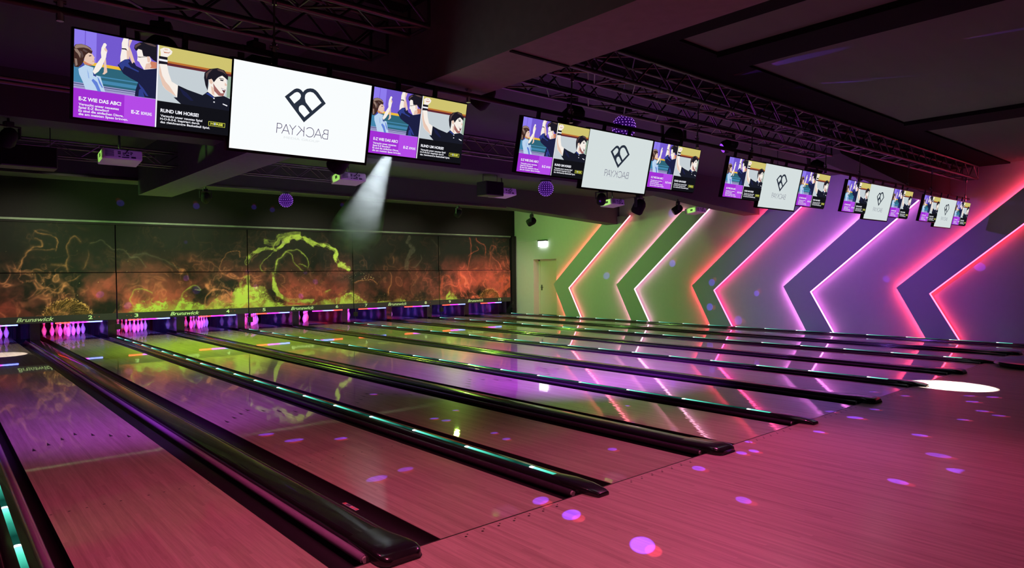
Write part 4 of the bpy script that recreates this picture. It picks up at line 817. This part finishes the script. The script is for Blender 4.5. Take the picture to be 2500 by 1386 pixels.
truss('box_truss', -6.2, 4.0, 8.4, 8.62, 3.38, 3.60, 'far thin dark truss over the middle of the left lanes', .28, .014)
truss('box_truss', 1.8, 9.0, 4.3, 4.55, 3.36, 3.58, 'dark truss behind the gap between the first two screen clusters', .26, .016)
for (x0, x1, y, z, r, lb) in ((-6, 1.0, 2.5, 3.70, .018, 'thin black pipe behind the nearest screens, left of the long beam'), (-6, 1.0, 3.3, 3.20, .014, 'lower thin black pipe at the left behind the nearest screens'), (1.8, 15.1, 2.28, 3.81, .018, 'thin black lighting pipe behind the right trusses'),
                             (-6, 1.0, 9.4, 3.66, .016, 'thin dark pipe far back on the left ceiling'), (-6, 1.0, 4.4, 3.42, .02, 'dark pipe crossing the left ceiling in front of the middle beam')):
    b = MB(); b.tube((x0, y, z), (x1, y, z), r, 8); tag(b.build('lighting_pipe', M['metal'], None, True), lb, 'pipe', 'lighting pipes')
# ------------------------------------------------------------------ projectors
def projector(x, lab):
    t = thing('projector', lab, 'projector', (x, 6.84, 3.2), 'ceiling projectors')
    t.rotation_euler[0] = -.12
    b = MB(); b.bbox(-.235, .235, -.16, .20, -.065, .065, .015); b.build('housing', M['white'], t)
    b = MB()
    for i in range(6): b.box(-.20, -.10, -.163, -.159, -.035+i*.014, -.028+i*.014)
    b.build('vent_grille', M['port'], t)
    b = MB()
    for (x0, x1, z0, z1) in ((-.055,-.02,.02,.035),(-.055,-.02,-.002,.012),(-.05,-.025,-.04,-.028),(.0,.045,.01,.022),(.0,.03,-.012,-.002),(.04,.075,-.02,.0),(.0,.075,-.045,-.032),(.09,.12,.02,.035),(.09,.11,.0,.012),(.10,.155,-.045,-.022),(.055,.08,.018,.03),(-.01,.0,-.045,-.035)): b.box(x0, x1, -.164, -.159, z0, z1)
    b.tube((.03,-.16,.01), (.06,-.20,.05), .006, 6); b.tube((.06,-.20,.05), (.075,-.16,.075), .006, 6); b.build('sockets', M['port'], t)
    b = MB(); b.box(-.237, -.233, -.05, .02, -.02, .025); b.build('side_vent', M['port'], t)
    b = MB(); b.tube((-.08, .20, 0), (-.08, .24, 0), .045, 16); b.build('lens', M['bezel'], t, True)
    b = MB(); b.tube((0, 0, .065), (0, 0, .80), .016, 12); b.tube((0, 0, .13), (0, 0, .20), .020, 12); b.box(-.09, .09, -.06, .06, .065, .075); b.build('ceiling_mount', M['chrome'], t, True)
for k in range(5):
    projector(P*k-.02, 'white ceiling projector, %s' % ['largest one, below the nearest advert screen', 'behind the smoke beam', 'left of the second light ball', 'below the second white screen', 'farthest one, before the pink chevrons'][k])
# ------------------------------------------------------------------ light balls
BW = ['small one over the middle masks', 'at the left end of the green wall', 'big one peeping over the second white screen']
for i, (x, y, z) in enumerate(BALLS):
    t = thing('light_ball', 'purple dotted LED light ball, %s' % BW[i], 'light ball', (x, y, z), 'LED light balls')
    b = MB(); b.lathe([(.15*math.sin(PI*j/18), -.15*math.cos(PI*j/18)) for j in range(19)], n=28)
    for r_ in range(1, 12):
        th = PI*r_/12; nn = max(4, int(round(22*math.sin(th))))
        for j in range(nn):
            ph = 2*PI*(j+.5*(r_ % 2))/nn; p = Vector((math.sin(th)*math.cos(ph), math.sin(th)*math.sin(ph), math.cos(th)))
            b.tube(p*.147, p*.155, .0075, 8, 1, r2=.005)
    b.build('globe', [emit('globe_violet_glow', (.020, .002, .075), 1.0, .4), emit('ball_lens_glow', (.50, .18, 1.0), 1.2, .5)], t, True)
    hh = (.19, .165, .31)[i]
    b = MB(); b.tube((0,0,.14), (0,0,hh), .05, 16); b.bbox(-.09, .09, -.07, .07, hh-.03 if i < 2 else .19, hh, .008); b.build('motor_housing', M['blackmetal'], t)
# ------------------------------------------------------------------ stage lights
def stage_light(loc, tilt, pan, sc_, lab, lens=None):
    t = thing('stage_light', lab, 'stage light', loc, 'black stage lights'); t.rotation_euler[2] = pan; t.scale = (sc_,)*3
    b = MB(); b.bbox(-.07, .07, -.05, .05, .16, .24, .01); b.tube((0, 0, .24), (0, 0, .30), .02, 10); b.build('clamp', M['blackmetal'], t)
    b = MB()
    for s in (-1, 1): b.bbox(s*.155-.014, s*.155+.014, -.03, .03, -.03, .16, .004)
    b.bbox(-.169, .169, -.04, .04, .15, .175, .004); b.build('yoke', M['blackmetal'], t)
    b = MB(); b.lathe([(0,-.17),(.10,-.17),(.125,-.13),(.125,.04),(.10,.10),(.06,.14),(0,.15)], n=18); h = b.build('head', M['black'], t, True); h.rotation_euler = (tilt, 0, 0)
    b = MB(); b.lathe([(0,-.172),(.09,-.172),(.095,-.16)], n=18); b.build('lens', lens or M['port'], h, True)
VL = emit('violet_lens', (.30, .05, 1.0), 1.6)
for loc, tilt, pan, s_, lab, ln in [
  ((3.92, 2.28, 3.50), .9, .5, 1.0, 'black stage light above the second left advert screen, tilted down left', None),
  ((5.95, 2.28, 3.49), .8, -.6, 1.05, 'black stage light above the second right advert screen', None),
  ((7.42, 2.28, 3.56), 1.2, .9, .8, 'small stage light with violet lens left of the third cluster', VL),
  ((10.3, 2.28, 3.47), .7, -.3, 1.1, 'black stage light above the third right advert screen', None),
  ((12.4, 2.28, 3.56), .9, .6, .8, 'small black stage light left of the fourth cluster', None),
  ((14.0, 2.28, 3.47), .7, -.3, 1.1, 'black stage light above the fourth white screen', None),
  ((10.4, 6.4, 3.12), .5, .2, 1.1, 'black stage light under the middle beam, by the pale pink chevron top', None),
  ((9.1, 6.4, 3.21), .7, -.7, .8, 'small black stage light below the second white screen', None),
  ((.20, 2.5, 3.39), .9, .3, 1.0, 'dark stage light peeping above the nearest white screen', None),
  ((-.55, 2.5, 3.36), .8, -.4, 1.1, 'dark stage light above the nearest left advert screen', None),
  ((1.95, 4.42, 3.06), .7, .4, 1.0, 'black stage light hanging right of the nearest right advert screen', None),
  ((2.55, 2.28, 3.53), .8, .4, .9, 'black stage light under the pipe left of the second cluster', None),
  ((11.6, 11.34, 3.13), 1.1, .6, .9, 'far black stage light before the green wall top', None),
  ((11.9, 6.4, 3.13), 1.0, .8, .8, 'small black stage light near the farthest projector', None),
  ((-1.25, 6.3, 3.24), .8, .3, .7, 'faint dark stage light left of the largest projector', None),
  ((2.4, 11.34, 3.24), .8, -.3, .7, 'faint dark stage light above the left masks', None),
  ((8.9, 11.34, 3.24), .8, .3, .7, 'faint dark stage light above the right masks', None)]:
    stage_light(loc, tilt, pan, s_, lab, ln)
# dark loudspeaker boxes
for (x, y, z, w_, d_, h_, lab) in ((-.95, 7.6, 3.20, .62, .35, .28, 'dark speaker box hanging left behind the largest projector'), (6.0, 6.42, 3.18, .42, .3, .26, 'dark speaker box left of the third projector'),
                                   (10.35, 3.2, 3.2, .8, .45, .5, 'dark air unit between the second and third clusters')):
    t = thing('speaker_box', lab, 'speaker', (x, y, z), 'dark hanging boxes')
    b = MB(); b.bbox(-w_/2, w_/2, -d_/2, d_/2, -h_/2, h_/2, .012); b.build('cabinet', M['blackmetal'], t)
    b = MB(); b.box(-w_/2+.02, w_/2-.02, -d_/2-.006, -d_/2, -h_/2+.02, h_/2-.02); b.build('grille', M['black'], t)
    b = MB()
    for s in (-1, 1): b.tube((s*w_*.4, 0, h_/2), (s*w_*.4, 0, h_/2+.14 if z > 3.19 and y > 6.3 and y < 7 else 4.0-z), .006, 8)
    b.build('hanging_cable', M['metal'], t)
# something dark lying on the approach at the right edge of the view
t = thing('ball_return_unit', 'low dark rounded end of a ball return at the right edge', 'ball return', (11.75, -1.35, 0))
b = MB(); b.loft([[(math.copysign(abs(math.cos(a))**.6, math.cos(a))*rx, math.copysign(abs(math.sin(a))**.6, math.sin(a))*ry, z) for a in [2*PI*i/28 for i in range(28)]] for z, rx, ry in [(0,.68,1.1),(.05,.75,1.2),(.085,.74,1.18),(.11,.62,1.05)]]); b.build('base', M['blackgloss'], t, True)
# ------------------------------------------------------------------ dapples thrown by the light balls
random.seed(4)
for (x, y, z, r) in DAPPLES:
    tgt = Vector((x, y, z)); best = None
    for q in BALLS:
        q = Vector(q); dd = (tgt-q).length
        if best is None or dd < best[0]: best = (dd, q)
    dd, q = best
    d = (tgt-q).normalized(); src = q+d*.20; dist = (tgt-src).length
    ang = 2*math.degrees(math.atan(r/dist)); fac = (dist/4)**2
    pw = 1600*fac*random.uniform(.6, 1.15)*(1.3 if z > 0 else 1)
    if x > 15: pw *= .16
    elif z > 2.95: pw *= .5
    elif z > 0: pw *= .35
    spot('light_ball_beam', src, tgt, (.16, .05, 1.0), pw*1.25, ang*.92, .30, .004)
    spot('light_ball_beam', src, tgt+Vector((-.15, -.75, 0 if abs(d.z) > .3 else .7)).normalized()*r*1.15, (1.0, .05, .09), pw*.34, ang*.62, .35, .004)
# ------------------------------------------------------------------ smoke lit by the white beam
p0 = Vector(SB0); p1 = Vector(SB1); ax = (p1-p0)
b = MB(); a_ = ax.normalized(); s1 = a_.cross(Vector((0,0,1))).normalized(); s2 = a_.cross(s1); n = 28
rings = []
for t_ in (0.02, .25, .5, .70):
    r_ = .03+.98*t_; c_ = p0+ax*t_; rings.append([tuple(c_-p0+(s1*math.cos(2*PI*i/n)+s2*math.sin(2*PI*i/n))*r_) for i in range(n)])
b.loft(rings)
m = bpy.data.materials.new('drifting_haze'); m.use_nodes = True
N, L = nodes(m); N.clear(); o_ = N.new('ShaderNodeOutputMaterial'); vs_ = N.new('ShaderNodeVolumeScatter'); vs_.inputs['Color'].default_value = (.95, .97, 1, 1); vs_.inputs['Anisotropy'].default_value = .1
tc = N.new('ShaderNodeTexCoord'); mp = N.new('ShaderNodeMapping'); mp.inputs['Scale'].default_value = (1.0, .5, 1.6); L.new(tc.outputs['Object'], mp.inputs[0])
nz = N.new('ShaderNodeTexNoise'); nz.inputs['Scale'].default_value = 1.5; nz.inputs['Detail'].default_value = 4; nz.inputs['Distortion'].default_value = 1.2; L.new(mp.outputs[0], nz.inputs['Vector'])
mr = N.new('ShaderNodeMapRange'); mr.inputs[1].default_value = .34; mr.inputs[2].default_value = .72; mr.inputs[3].default_value = .12; mr.inputs[4].default_value = .70; L.new(nz.outputs[0], mr.inputs[0])
vl = N.new('ShaderNodeVectorMath'); vl.operation = 'LENGTH'; L.new(tc.outputs['Object'], vl.inputs[0])
mf = N.new('ShaderNodeMapRange'); mf.interpolation_type = 'SMOOTHSTEP'; mf.inputs[1].default_value = 5.6; mf.inputs[2].default_value = 8.6; mf.inputs[3].default_value = 1.0; mf.inputs[4].default_value = 0.0; L.new(vl.outputs['Value'], mf.inputs[0])
mn = N.new('ShaderNodeMapRange'); mn.interpolation_type = 'SMOOTHSTEP'; mn.inputs[1].default_value = 0; mn.inputs[2].default_value = 5.0; mn.inputs[3].default_value = .12; mn.inputs[4].default_value = 1.0; L.new(vl.outputs['Value'], mn.inputs[0])
m1 = N.new('ShaderNodeMath'); m1.operation = 'MULTIPLY'; L.new(mr.outputs[0], m1.inputs[0]); L.new(mf.outputs[0], m1.inputs[1])
m2 = N.new('ShaderNodeMath'); m2.operation = 'MULTIPLY'; L.new(m1.outputs[0], m2.inputs[0]); L.new(mn.outputs[0], m2.inputs[1])
L.new(m2.outputs[0], vs_.inputs['Density']); L.new(vs_.outputs[0], o_.inputs['Volume'])
hz = b.build('smoke_haze', m); hz.location = p0; tag(hz, 'pale smoke lit by a white beam in front of the masks', 'smoke'); hz['kind'] = 'stuff'
